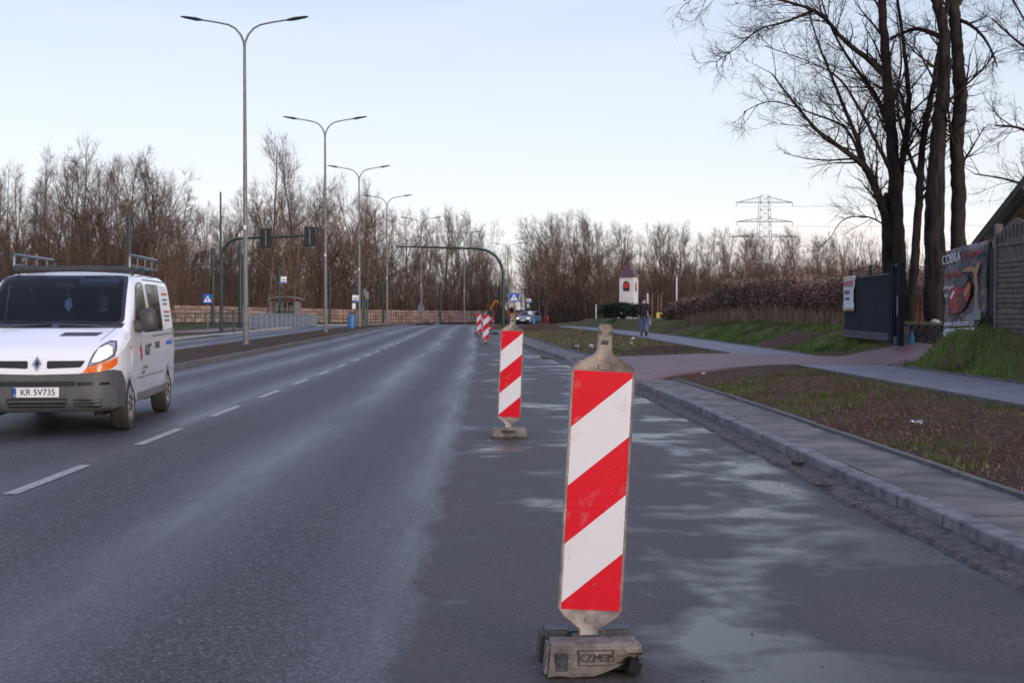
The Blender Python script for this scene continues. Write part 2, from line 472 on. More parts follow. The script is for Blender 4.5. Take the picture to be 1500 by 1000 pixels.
def asphalt(name, tree=None, shoulder=False):
    if tree is None:
        m = bpy.data.materials.new(name); t, N, L, P = nodes_of(m)
    else:
        m = tree; t, N, L = m.node_tree, m.node_tree.nodes, m.node_tree.links; P = N.new('ShaderNodeBsdfPrincipled')
    tc = N.new("ShaderNodeTexCoord")
    def mapped(out, sc):
        mp = N.new("ShaderNodeMapping"); mp.inputs['Scale'].default_value = sc; L.new(out, mp.inputs[0]); return mp.outputs[0]
    def noise(src, sc, det=4, rough=.55, dist=0):
        n = N.new("ShaderNodeTexNoise"); n.inputs['Scale'].default_value = sc; n.inputs['Detail'].default_value = det
        n.inputs['Roughness'].default_value = rough; n.inputs['Distortion'].default_value = dist
        L.new(src, n.inputs[0]); return n.outputs[0]
    def mr(i, a, b, c, d):
        x = N.new("ShaderNodeMapRange"); L.new(i, x.inputs[0])
        for k, v in enumerate((a, b, c, d)): x.inputs[k + 1].default_value = v
        return x.outputs[0]
    def math_(op, a, b=None, c=None):
        x = N.new("ShaderNodeMath"); x.operation = op
        for k, v in enumerate((a, b, c)):
            if v is None: continue
            if isinstance(v, (int, float)): x.inputs[k].default_value = v
            else: L.new(v, x.inputs[k])
        return x.outputs[0]
    def ramp(i, stops):
        r = N.new("ShaderNodeValToRGB"); e = r.color_ramp.elements
        while len(e) < len(stops): e.new(0.5)
        for k, (p, c) in enumerate(stops): e[k].position = p; e[k].color = (*c, 1)
        L.new(i, r.inputs[0]); return r.outputs[0]
    obj = tc.outputs['Object']; uv = tc.outputs['UV']
    sep = N.new("ShaderNodeSeparateXYZ"); L.new(uv, sep.inputs[0]); o = sep.outputs[0]
    vor = N.new("ShaderNodeTexVoronoi"); vor.inputs['Scale'].default_value = 76; L.new(obj, vor.inputs[0])
    fine = noise(obj, 130, 3, .7)
    wob = noise(mapped(uv, (.5, .06, 1)), 1.0, 5, .6)
    oo = math_('ADD', o, math_('MULTIPLY_ADD', wob, .7, -0.35))
    def band(c, w):      # soft band round offset c
        d = math_('ABSOLUTE', math_('SUBTRACT', oo, c))
        return mr(d, 0, w, 1, 0)
    if not shoulder:
        grain = ramp(vor.outputs['Color'], [(.18, (0.009, 0.008, 0.009)), (.55, (0.038, 0.032, 0.034)), (.80, (0.092, 0.080, 0.082)), (.95, (0.17, 0.152, 0.152))])
        wet = band(-0.20, 0.50)
        for c, w_ in ((-1.72, .72), (-3.65, .55), (-5.3, .8), (-6.8, .6), (-11.4, 1.1), (-13.3, 1.0)):
            wet = math_('MAXIMUM', wet, band(c, w_))
        wet = math_('MULTIPLY', wet, mr(noise(mapped(uv, (.9, .09, 1)), 1.2, 6, .65), .30, .55, .35, 1))
        mix = N.new("ShaderNodeMixRGB"); mix.blend_type = 'MULTIPLY'; L.new(math_('MULTIPLY', wet, .45), mix.inputs[0]); L.new(grain, mix.inputs[1]); mix.inputs[2].default_value = (.6, .62, .68, 1)
        L.new(mix.outputs[0], P.inputs['Base Color'])
        L.new(mr(wet, 0, 1, 0.66, 0.35), P.inputs['Roughness'])
        bs = mr(wet, 0, 1, .9, .6)
    else:
        base = ramp(noise(obj, 60, 5, .75), [(.3, (0.011, 0.009, 0.009)), (.6, (0.032, 0.026, 0.025)), (.8, (0.070, 0.058, 0.053))])
        dust = ramp(noise(obj, 35, 6, .7), [(.3, (0.050, 0.036, 0.030)), (.7, (0.115, 0.085, 0.068))])
        pud = noise(mapped(uv, (.75, .42, 1)), 1.25, 4, .5, .3)
        p2 = noise(mapped(uv, (.7, .9, 1)), 2.4, 5, .6, .4)
        pw = math_('ADD', math_('MULTIPLY', pud, .68), math_('MULTIPLY', p2, .32))
        pw = math_('ADD', pw, mr(o, 0.2, 1.6, -.07, .02))
        wet = mr(pw, .505, .60, 0, 1)
        dd = mr(pw, .38, .53, .65, 0.0)
        mix = N.new("ShaderNodeMixRGB"); L.new(dd, mix.inputs[0]); L.new(base, mix.inputs[1]); L.new(dust, mix.inputs[2])
        mix2 = N.new("ShaderNodeMixRGB"); mix2.blend_type = 'MULTIPLY'; L.new(math_('MULTIPLY', wet, .55), mix2.inputs[0]); L.new(mix.outputs[0], mix2.inputs[1]); mix2.inputs[2].default_value = (.45, .47, .52, 1)
        gr = N.new('ShaderNodeMixRGB'); gr.blend_type = 'MULTIPLY'; gr.inputs[0].default_value = .55; L.new(mix2.outputs[0], gr.inputs[1]); L.new(ramp(vor.outputs['Color'], [(.2, (.35, .35, .35)), (.6, (.95, .95, .95)), (.92, (2.2, 2.1, 2.0))]), gr.inputs[2]); L.new(gr.outputs[0], P.inputs['Base Color'])
        L.new(math_('ADD', mr(wet, 0, 1, 0.58, 0.25), math_('MULTIPLY', dd, .22)), P.inputs['Roughness'])
        bs = mr(wet, 0, 1, .7, .25)
    P.inputs['Specular IOR Level'].default_value = 0.5
    h = math_('ADD', math_('MULTIPLY', fine, .6), math_('MULTIPLY', vor.outputs['Distance'], .6))
    b = N.new("ShaderNodeBump"); b.inputs['Distance'].default_value = 0.006
    L.new(bs, b.inputs['Strength']); L.new(h, b.inputs['Height']); L.new(b.outputs[0], P.inputs['Normal'])
    if shoulder:        # worn, uneven seam between running lane and milled lane
        e = math_('ADD', o, math_('MULTIPLY_ADD', noise(mapped(uv, (1, .5, 1)), 1.6, 9, .72), .62, -.31))
        f = mr(e, -.05, .05, 0, 1)
        mxs = N.new("ShaderNodeMixShader"); L.new(f, mxs.inputs[0]); L.new(N["Principled BSDF"].outputs[0], mxs.inputs[1]); L.new(P.outputs[0], mxs.inputs[2])
        L.new(mxs.outputs[0], N["Material Output"].inputs[0])
    return m

M['road'] = asphalt('worn_asphalt')
M['road_mix'] = asphalt('', asphalt('worn_and_milled_asphalt'), True)
ROAD_Y = rng(-30, 40, 0.5) + rng(40, 345, 3.0)
def left_x(y): return off_pt(y, -7.3)[0]
road = strip("road", 0, 0, 0.0, M['road_mix'], ROAD_Y, 12, lox=lambda y: Rx(y) - 7.3 * math.hypot(1, Rslope(y)), hix=lambda y: Kx(y) + .02)
strip("opposite_road", -14.3, -10.3, 0.0, M['road'], rng(-30, 345, 3.0), 4)

# lane dashes: 2 m lines, 2.1 m gaps
M['paint'] = mat('worn_road_paint', (0.38, 0.345, 0.31), (0.12, 0.11, 0.105), 0.5, 0, 30, 6, bump=.2, lo=.32, hi=.55)
first = None
y = 3.2
while y < 128:
    V = []; n = 4
    for k in range(n + 1):
        yy = y + 2.15 * k / n
        for o in (-3.56, -3.44):
            p = off_pt(yy, o); V.append((p[0], p[1], zb(yy) + 0.006))
    FA = [(2 * k, 2 * k + 1, 2 * k + 3, 2 * k + 2) for k in range(n)]
    o = link("lane_dash", raw_mesh("lane_dash", V, FA, M['paint'], 4), road)
    y += 4.15

# joints and scrape marks in the milled lane
M['seam'] = mat('dark_joint', (0.030, 0.024, 0.021), (0.014, 0.012, 0.011), .85, 0, 12, 5)
def seam(pts, wd):
    V = []
    for i, (x, y) in enumerate(pts):
        a = Vector(pts[min(i + 1, len(pts) - 1)]) - Vector(pts[max(i - 1, 0)]); n = Vector((-a.y, a.x)).normalized() * wd * random.uniform(.35, .65)
        V += [(x + n.x, y + n.y, .0035), (x - n.x, y - n.y, .0035)]
    link("joint_line", raw_mesh("joint_line", V, [(2 * i, 2 * i + 1, 2 * i + 3, 2 * i + 2) for i in range(len(pts) - 1)], M['seam'], 4), road)
def wob(p, q, n, a): return [(p[0] + (q[0] - p[0]) * k / n + random.uniform(-a, a), p[1] + (q[1] - p[1]) * k / n + random.uniform(-a, a)) for k in range(n + 1)]
seam(wob((-.80, 32.6), (1.75, 32.3), 26, .05), .16)

# median -----------------------------------------------------------------
M['median'] = mat('median_soil', (0.105, 0.070, 0.048), (0.045, 0.030, 0.021), 1.0, 0, 5, 8, bump=.6, coords='Object', spec=.05)
M['concrete'] = mat('kerb_concrete', (0.195, 0.187, 0.19), (0.085, 0.082, 0.085), 0.85, 0, 5, 8, bump=.35, bscale=60, rnd=.12)
M['concrete_dk'] = mat('dirty_concrete', (0.135, 0.125, 0.12), (0.075, 0.068, 0.064), 0.85, 0, 7, 8, bump=.35, bscale=70, rnd=.10)
M['kerb_pale'] = mat('pale_kerb', (0.46, 0.44, 0.42), (0.27, 0.25, 0.24), 0.85, 0, 2, 6)
strip("median", -10.2, -7.4, 0.10, M['median'], rng(-30, 345, 3.0), 3)
def kerb_run(name, o0, o1, z0, z1, mt, y0, y1, L_, parent=None):
    root = empty(name) if parent is None else parent
    y = y0
    while y < y1:
        mb = MB(); a, b, c, d = off_pt(y + .006, o0), off_pt(y + .006, o1), off_pt(y + L_ - .006, o1), off_pt(y + L_ - .006, o0)
        dz = random.uniform(-.006, .006); za = zb(y); zc = zb(y + L_)
        mb.add([(*a, za + z0), (*b, za + z0), (*c, zc + z0), (*d, zc + z0), (*a, za + z1 + dz), (*b, za + z1 + dz), (*c, zc + z1 + dz), (*d, zc + z1 + dz)],
               [(0, 3, 2, 1), (4, 5, 6, 7), (0, 1, 5, 4), (1, 2, 6, 5), (2, 3, 7, 6), (3, 0, 4, 7)])
        mb.build("kerb_stone", mt, root); y += L_
    return root
k = kerb_run("median_kerb", -7.45, -7.3, -.05, .13, M['concrete_dk'], 6, 150, 3.0); tag(k, kind="structure")
k = kerb_run("median_kerb", -10.3, -10.16, -.05, .12, M['concrete_dk'], 30, 180, 5.0); tag(k, kind="structure")
k = kerb_run("far_kerb", -14.5, -14.3, -.05, .13, M['kerb_pale'], 40, 200, 2.0); tag(k, kind="structure")
M['paver_grey'] = mat('grey_paving', (0.19, 0.185, 0.185), (0.12, 0.115, 0.115), 0.8, 0, 3, 8, bump=.2)
M['paver_pink'] = mat('pink_paving', (0.22, 0.12, 0.11), (0.15, 0.085, 0.08), 0.8, 0, 3, 8)
strip("far_pavement", -18.5, -15.6, 0.115, M['paver_pink'], rng(82, 150, 3.0), 1)
# ---------------------------------------------------------------- right-hand kerb, gutter, slabs, pavement, drive
def paving(name, c1, c2, cm, bw=.20, rh=.10, rot=0.0):
    m = bpy.data.materials.new(name)
    t, N, L, P = nodes_of(m)
    tc = N.new("ShaderNodeTexCoord"); mp = N.new("ShaderNodeMapping"); mp.inputs['Rotation'].default_value = (0, 0, rot)
    L.new(tc.outputs['Object'], mp.inputs[0])
    b = N.new("ShaderNodeTexBrick"); b.inputs['Scale'].default_value = 1; b.inputs['Brick Width'].default_value = bw; b.inputs['Row Height'].default_value = rh
    b.inputs['Mortar Size'].default_value = .006; b.inputs['Color1'].default_value = (*c1, 1); b.inputs['Color2'].default_value = (*c2, 1); b.inputs['Mortar'].default_value = (*cm, 1)
    L.new(mp.outputs[0], b.inputs[0])
    n = N.new("ShaderNodeTexNoise"); n.inputs['Scale'].default_value = 1.3; n.inputs['Detail'].default_value = 8; n.inputs['Roughness'].default_value = .7; L.new(tc.outputs['Object'], n.inputs[0])
    r = N.new("ShaderNodeMapRange"); r.inputs[1].default_value = .3; r.inputs[2].default_value = .7; r.inputs[3].default_value = .6; r.inputs[4].default_value = 1.25; L.new(n.outputs[0], r.inputs[0])
    h = N.new("ShaderNodeHueSaturation"); L.new(b.outputs[0], h.inputs['Color']); L.new(r.outputs[0], h.inputs['Value']); L.new(h.outputs[0], P.inputs['Base Color'])
    P.inputs['Roughness'].default_value = .62
    bp = N.new("ShaderNodeBump"); bp.invert = True; bp.inputs['Strength'].default_value = .5; bp.inputs['Distance'].default_value = .01; L.new(b.outputs['Fac'], bp.inputs['Height']); L.new(bp.outputs[0], P.inputs['Normal'])
    return m
M['drive'] = paving('red_block_paving', (0.20, 0.095, 0.085), (0.15, 0.075, 0.07), (0.06, 0.045, 0.04))
M['path'] = paving('grey_block_paving', (0.17, 0.17, 0.18), (0.125, 0.125, 0.135), (0.05, 0.05, 0.05))
M['slab'] = mat('sandy_concrete_slab', (0.175, 0.150, 0.125), (0.062, 0.058, 0.058), 0.8, 0, 2.2, 9, bump=.35, bscale=55, lo=.36, hi=.66)
M['gutter'] = mat('old_asphalt_strip', (0.115, 0.098, 0.085), (0.045, 0.039, 0.035), 0.9, 0, 9, 9, bump=.45, bscale=70)

def kdrop(y):            # lowered kerb at the drive
    return 0.13 - 0.09 * sstep(26.5, 28, y) * (1 - sstep(39, 40.5, y))
kerb = tag(empty("roadside_kerb"), kind="structure")
y = 3.5
while y < 110:
    L_ = 1.0 if y < 60 else 2.0
    y2 = y + L_; g = .005
    dx = random.uniform(-.009, .009); dz = random.uniform(-.008, .006)
    ya, yb = y + g, y2 - g
    def sec(yy):
        h = kdrop(yy) + zb(yy) + dz; x = Kx(yy) + dx; b = zb(yy) - .1
        return [(x - .005, yy, b), (x + .006, yy, h - .014), (x + .010, yy, h - .006), (x + .020, yy, h), (x + .15, yy, h + .003), (x + .15, yy, b)]
    a, b = sec(ya), sec(yb); n = 6
    mb = MB(); mb.add(a + b, [tuple(range(n))[::-1], tuple(range(n, 2 * n))] + [(i, (i + 1) % n, n + (i + 1) % n, n + i) for i in range(n)])
    mb.build("kerb_stone", M['concrete'], kerb); y = y2

# old asphalt strip left along the kerb, broken edge towards the milled lane
V = []; ys = rng(2.5, 30, .06) + rng(30, 58, .3)
random.seed(3)
w1 = [random.uniform(-1, 1) for _ in ys]
for i, yy in enumerate(ys):
    wj = .25 + .025 * math.sin(yy * 1.3) + .014 * math.sin(yy * 4.7) + .016 * w1[i]
    x = Kx(yy); hh = .032 + .004 * math.sin(yy * 2.1) + .003 * w1[i]
    V += [(x - wj - .012, yy, -.02), (x - wj + .01 + .008 * w1[(i * 7) % len(ys)], yy, hh - .008), (x - wj + .03, yy, hh), (x - .12, yy, hh + .003), (x + .02, yy, hh + .012)]
FA = [(j * 5 + i, j * 5 + i + 1, (j + 1) * 5 + i + 1, (j + 1) * 5 + i) for j in range(len(ys) - 1) for i in range(4)]
tag(link("gutter_strip", raw_mesh("gutter_strip", V, FA, M['gutter'], 4)), kind="structure")

walk = tag(empty("kerbside_walk"), kind="structure")
y = 3.4
while y < 92:
    if 26.6 < y < 39.4: y = 39.6; continue
    L_ = 1.2 if y < 60 else 2.4
    y2 = min(y + L_, 27.6) if y < 27 else y + L_
    dz = random.uniform(-.006, .004)
    mb = MB(); vs = []
    for yy in (y + .006, y2 - .006):
        x = Kx(yy); h = zb(yy) + .128 + dz
        vs += [(x + .158, yy, h - .06), (x + .80, yy, h - .06), (x + .80, yy, h + .006), (x + .158, yy, h)]
    mb.add(vs, [(0, 1, 2, 3), (4, 7, 6, 5), (0, 4, 5, 1), (1, 5, 6, 2), (2, 6, 7, 3), (3, 7, 4, 0)])
    mb.build("slab", M['slab'], walk)
    mb = MB(); vs = []
    for yy in (y + .004, y2 - .004):
        x = Kx(yy) + .81; h = zb(yy) + .165 + dz
        vs += [(x, yy, h - .16), (x + .07, yy, h - .16), (x + .07, yy, h), (x, yy, h)]
    mb.add(vs, [(0, 1, 2, 3), (4, 7, 6, 5), (0, 4, 5, 1), (1, 5, 6, 2), (2, 6, 7, 3), (3, 7, 4, 0)])
    mb.build("edging_stone", M['concrete_dk'], walk)
    y = y2

# pavement on the right with edging
def sheet(name, poly, mt, lift, sub=0.6, kind="structure"):
    bm = bmesh.new()
    f = bm.faces.new([bm.verts.new((x, y, 0)) for x, y in poly])
    bmesh.ops.triangulate(bm, faces=[f])
    for _ in range(7):
        es = [e for e in bm.edges if e.calc_length() > sub]
        if not es: break
        bmesh.ops.subdivide_edges(bm, edges=es, cuts=1)
        bmesh.ops.triangulate(bm, faces=bm.faces[:])
    for v in bm.verts: v.co.z = lift(v.co.x, v.co.y)
    ex = bmesh.ops.extrude_edge_only(bm, edges=[e for e in bm.edges if e.is_boundary])
    for v in ex['geom']:
        if isinstance(v, bmesh.types.BMVert): v.co.z -= .2
    me = bpy.data.meshes.new(name); bm.to_mesh(me); bm.free(); me.materials.append(mt); smooth(me)
    for p in me.polygons:
        if p.normal.z < -.1: p.flip()
    return tag(link(name, me), kind=kind)
V = []; ys = rng(8, 60, .8) + rng(60, 126, 2.0)
for yy in ys:
    px = path_x(yy)
    for k in range(5):
        x = PATH0 + px + (PATH1 - PATH0) * k / 4
        V.append((x, yy, gz(x, yy) + .028))
FA = [(j * 5 + i, j * 5 + i + 1, (j + 1) * 5 + i + 1, (j + 1) * 5 + i) for j in range(len(ys) - 1) for i in range(4)]
path = tag(link("pavement", raw_mesh("pavement", V, FA, M['path'], 4)), kind="structure")
for side, x0 in ((0, PATH0 - .07), (1, PATH1 + .005)):
    y = 14.0
    while y < 70:
        if (30.5 if side == 0 else 31.5) < y < 40.5: y = 41.0
        mb = MB(); vs = []
        for yy in (y + .004, y + .996):
            x = x0 + path_x(yy); h = gz(x, yy) + (.05 if side == 0 else .07)
            vs += [(x, yy, h - .12), (x + .065, yy, h - .12), (x + .065, yy, h), (x, yy, h)]
        mb.add(vs, [(0, 1, 2, 3), (4, 7, 6, 5), (0, 4, 5, 1), (1, 5, 6, 2), (2, 6, 7, 3), (3, 7, 4, 0)])
        mb.build("edging_stone", M['concrete_dk'], path); y += 1.0
drive_poly = [(Kx(27.6) + .155, 27.6), (4.0, 30.6), (5.4, 32.2), (6.6, 32.7), (8.6, 32.5), (9.9, 32.0), (10.4, 32.2), (10.4, 36.5), (9.6, 36.6), (8.4, 38.6), (6.6, 40.6), (5.2, 40.9), (3.4, 40.6), (Kx(39.5) + .155, 39.5)]
sheet("driveway", drive_poly, M['drive'], lambda x, y: gz(x, y) + .030 + (.02 * sstep(1.2, .4, x - Kx(y)) if False else 0), .5)

# ---------------------------------------------------------------- loose ground cover (uncountable)
rs = np.random.RandomState(5)
def blades(name, pts, h0, h1, wd, mt, lean=.5, label=None, cat="grass", bend=True):
    n = len(pts); pts = np.array(pts, dtype=np.float32)
    h = rs.uniform(h0, h1, n); a = rs.uniform(0, 2 * np.pi, n); l = rs.uniform(.1, lean, n) * h; b = rs.uniform(0, 2 * np.pi, n)
    wx, wy = np.cos(a) * wd * .5, np.sin(a) * wd * .5
    z = np.zeros(n)
    p0 = pts + np.stack([wx, wy, z], 1); p1 = pts - np.stack([wx, wy, z], 1)
    mid = pts + np.stack([np.cos(b) * l * .35, np.sin(b) * l * .35, h * .6], 1)
    m0 = mid + np.stack([wx, wy, z], 1) * .7; m1 = mid - np.stack([wx, wy, z], 1) * .7
    tip = pts + np.stack([np.cos(b) * l, np.sin(b) * l, h], 1)
    V = np.stack([p0, p1, m0, m1, tip], 1).reshape(-1, 3)
    i = np.arange(n)[:, None] * 5
    FA = np.concatenate([i + np.array([0, 1, 3]), i + np.array([0, 3, 2]), i + np.array([2, 3, 4])], 0)
    o = link(name, raw_mesh(name, V, FA, mt, 3))
    return tag(o, label, cat, kind="stuff")
M['grass'] = mat('turf_blades', (0.150, 0.225, 0.042), (0.055, 0.088, 0.018), 0.75, 0, .9, 7, spec=.25, lo=.4, hi=.6)
M['grass_dull'] = mat('dull_blades', (0.100, 0.135, 0.032), (0.045, 0.062, 0.016), 0.8, 0, 1.2, 7, spec=.2, lo=.4, hi=.6)
M['grass_dry'] = mat('dry_blades', (0.36, 0.25, 0.155), (0.15, 0.10, 0.062), 0.85, 0, 2.0, 7, spec=.2)
def scatter(n, x0, x1, y0, y1, dens):
    out = []
    xs = rs.uniform(x0, x1, n); ys = rs.uniform(y0, y1, n); q = rs.uniform(0, 1, n)
    for x, y, k in zip(xs, ys, q):
        if k < dens(x, y): out.append((x, y, gz(x, y) - .01))
    return out
def d_bank(x, y):
    p1 = PATH1 + path_x(y)
    if x < p1 + .1: return 0
    if 31.9 < y < 37 and x > 8: return 0
    if 36 < y < 42 and x < 10 - (y - 36) * .2: return 0
    return .75 if gnoise(x * .5, y * .4) > -.45 else .15
g1 = scatter(56000, 8.4, 12.5, 15, 32.2, d_bank)
g2 = scatter(34000, 7.4, 12.0, 37, 68, d_bank)
blades("bank_grass", g1, .07, .20, .012, M['grass'], .9, "lush green grass on the bank beside the grey pavement")
blades("berm_grass", g2, .06, .16, .02, M['grass'], .8, "short green grass on the berm below the dry reeds")
def d_bed(x, y):
    if x < Kx(y) + 1.0 or x > PATH0 + path_x(y) - .1: return 0
    if y > 26.5 and x < Kx(y) + 1.2 + (y - 26.5) * .85: return 0
    g = gnoise(x * .55 + 3, y * .4)
    return (.9 if g > .30 else .07) + (.25 if x > PATH0 + path_x(y) - .7 else 0)
blades("verge_grass", scatter(36000, 3.2, 7.0, 8, 33, d_bed), .03, .10, .009, M['grass_dull'], 1.2, "sparse grass tufts in the bare verge by the kerb")
blades("verge_straw", scatter(16000, 3.2, 7.0, 8, 33, lambda x, y: .5 if Kx(y) + 1.0 < x < PATH0 + path_x(y) - .05 and not (y > 26.5 and x < Kx(y) + 1.2 + (y - 26.5) * .85) else 0), .01, .06, .008, M['grass_dry'], 3.0, "dry straw and dead stalks strewn on the bare verge", "straw")
def d_far(x, y):
    if x < Kx(y) + 1.1 or x > PATH0 + path_x(y) - .1 or y < 41: return 0
    return .6 if gnoise(x * .4, y * .3) > -.2 else .2
blades("island_grass", scatter(16000, 0, 7, 41, 88, d_far), .04, .13, .022, M['grass_dull'], 1.0, "patchy grass on the island between road and pavement")
blades("island_straw", scatter(16000, 0, 7, 41, 88, d_far), .03, .12, .022, M['grass_dry'], 1.5, "brown withered grass on the island between road and pavement")

# soil crumbs and pebbles: bare verge, and grit along the gutter
def crumbs(name, pts, s0, s1, mt, label, cat):
    n = len(pts); pts = np.array(pts, dtype=np.float32)
    base = np.array([(1, 0, -.3), (-.5, .87, -.3), (-.5, -.87, -.3), (0, 0, .7), (.2, .5, .5)], dtype=np.float32)
    s = rs.uniform(s0, s1, (n, 1, 1)) * rs.uniform(.6, 1.3, (n, 1, 3)); a = rs.uniform(0, 6.28, n)
    c, d = np.cos(a), np.sin(a)
    B = base[None] * s
    X = B[..., 0] * c[:, None] - B[..., 1] * d[:, None]; Y = B[..., 0] * d[:, None] + B[..., 1] * c[:, None]
    V = np.stack([X, Y, B[..., 2]], 2) + pts[:, None]
    i = np.arange(n)[:, None] * 5
    FA = np.concatenate([i + np.array(t) for t in ((0, 1, 4), (1, 3, 4), (0, 4, 3), (1, 2, 3), (2, 0, 3))], 0)
    tag(link(name, raw_mesh(name, V.reshape(-1, 3), FA, mt, 3)), label, cat, kind="stuff")
M['soil'] = mat('dark_soil', (0.110, 0.058, 0.036), (0.035, 0.019, 0.012), 0.95, 0, 25, 5, spec=.2)
M['grit'] = mat('grit', (0.07, 0.062, 0.055), (0.02, 0.018, 0.017), 0.9, 0, 25, 4)
crumbs("soil_crumbs", scatter(36000, 3.2, 7.0, 8, 33, lambda x, y: 1 if Kx(y) + .95 < x < PATH0 + path_x(y) - .05 and not (y > 26.5 and x < Kx(y) + 1.2 + (y - 26.5) * .85) else 0), .006, .035, M['soil'], "dark crumbly soil of the bare verge", "soil")
pts = []
for _ in range(900):
    yy = 4 + 24 * rs.uniform() ** 1.4
    x = Kx(yy) - (.30 + abs(rs.normal(0, .22)))
    pts.append((x, yy, 0.0))
for _ in range(260):
    yy = 4 + 22 * rs.uniform() ** 1.3
    pts.append((rs.uniform(Rx(yy), Kx(yy) - .3), yy, 0.0))
crumbs("road_grit", pts, .002, .009, M['grit'], "loose grit scattered along the broken gutter edge", "grit")
pts = [(Kx(yy) - rs.uniform(.02, .28), yy, .045) for yy in 4 + 24 * rs.uniform(0, 1, 420)]
crumbs("gutter_debris", pts, .003, .013, M['soil'], "crumbs of dirt lying along the foot of the kerb", "debris")

# litter and stones one can count
M['litter'] = mat('pale_litter', (0.62, 0.62, 0.64), (0.42, 0.42, 0.44), 0.7, 0, 8)
M['stone'] = mat('pale_stone', (0.40, 0.37, 0.33), (0.25, 0.23, 0.2), 0.85, 0, 8)
def lump(name, p, s, mt, label, cat, group=None, seed=1, flat=.6, sub=2):
    r = random.Random(seed); bm = bmesh.new(); bmesh.ops.create_icosphere(bm, subdivisions=sub, radius=1)
    for v in bm.verts:
        k = 1 + .28 * (r.random() - .5); v.co = Vector((v.co.x * s[0] * k, v.co.y * s[1] * k, v.co.z * s[2] * k))
    me = bpy.data.meshes.new(name); bm.to_mesh(me); bm.free(); me.materials.append(mt)
    return tag(link(name, me, None, p), label, cat, group)
def crumple(name, p, s, label, seed=1):
    r = random.Random(seed); n = 5; V = [(s * (i / n - .5), s * .6 * (j / n - .5), .012 + s * .35 * r.random()) for j in range(n + 1) for i in range(n + 1)]
    FA = [(j * (n + 1) + i, j * (n + 1) + i + 1, (j + 1) * (n + 1) + i + 1, (j + 1) * (n + 1) + i) for j in range(n) for i in range(n)]
    mb = MB(); mb.add(V, FA); o = mb.build(name, M['litter'], None, p, (0, 0, seed)); m_ = o.modifiers.new("thick", 'SOLIDIFY'); m_.thickness = .003
    return tag(o, label, "litter")
crumple("paper_scrap", on_ground(1343, 16.5) + Vector((0, 0, .02)), .14, "crumpled white paper scrap on the bare soil verge", 3)
crumple("plastic_scrap", on_ground(1030, 28.9) + Vector((0, 0, .04)), .13, "grey plastic scrap on the verge corner by the red drive", 8)
lump("stone", on_ground(845, 50) + Vector((0, 0, .06)), (.10, .08, .06), M['stone'], "smaller pale stone beside the kerb strip on the brown island", "stone", None, 2)
lump("stone", on_ground(866, 50) + Vector((0, 0, .06)), (.09, .08, .07), M['litter'], "rounded whitish stone beside the kerb strip on the brown island", "stone", None, 4)
lump("stone", on_ground(927, 60) + Vector((0, 0, .06)), (.08, .07, .06), M['litter'], "small white stone on the grass edge near the pavement", "stone", None, 5)
lump("stone", on_ground(925, 53) + Vector((0, 0, .05)), (.07, .06, .045), M['stone'], "flat grey-white stone in the grass of the island", "stone", None, 6)
lump("asphalt_chunk", Vector((Kx(13.2) - .12, 13.2, .075)), (.07, .05, .03), M['grit'], "dark chunk of broken asphalt lying on the gutter strip", "rubble", None, 7)
lump("asphalt_chunk", Vector((Kx(11.6) - .26, 11.6, .06)), (.09, .03, .02), M['grit'], "flat splinter of asphalt on the gutter edge", "rubble", None, 9)
# heaps of turned soil: one on the island end, one by the bus stop
def heap(name, c, rx, ry, h, label, seed, mt, n=22):
    r = random.Random(seed); V = []; 
    for j in range(n + 1):
        for i in range(n + 1):
            u, v = i / n * 2 - 1, j / n * 2 - 1; q = max(0, 1 - u * u - v * v)
            x, y = c[0] + u * rx, c[1] + v * ry
            V.append((x, y, gz(x, y) - .03 + h * q ** .8 * (1 + .6 * (r.random() - .5)) + .02 * r.random() * (q > 0)))
    FA = [(j * (n + 1) + i, j * (n + 1) + i + 1, (j + 1) * (n + 1) + i + 1, (j + 1) * (n + 1) + i) for j in range(n) for i in range(n)]
    return tag(link(name, raw_mesh(name, V, FA, mt, 4)), label, "soil heap")
heap("soil_heap", ((975 - 750) / 2083 * 45, 45), 1.5, 1.1, .16, "low heap of turned brown sods at the island corner", 1, M['soil'])
heap("soil_heap", ((790 - 750) / 2083 * 88, 88), 1.7, 2.2, .42, "mound of rubble and earth behind the striped panels", 2, M['soil'])
heap("soil_heap", ((1150 - 750) / 2083 * 48, 48), 1.0, 2.4, .25, "strip of dug dark earth on the berm beside the sliding gate", 5, M['soil'])

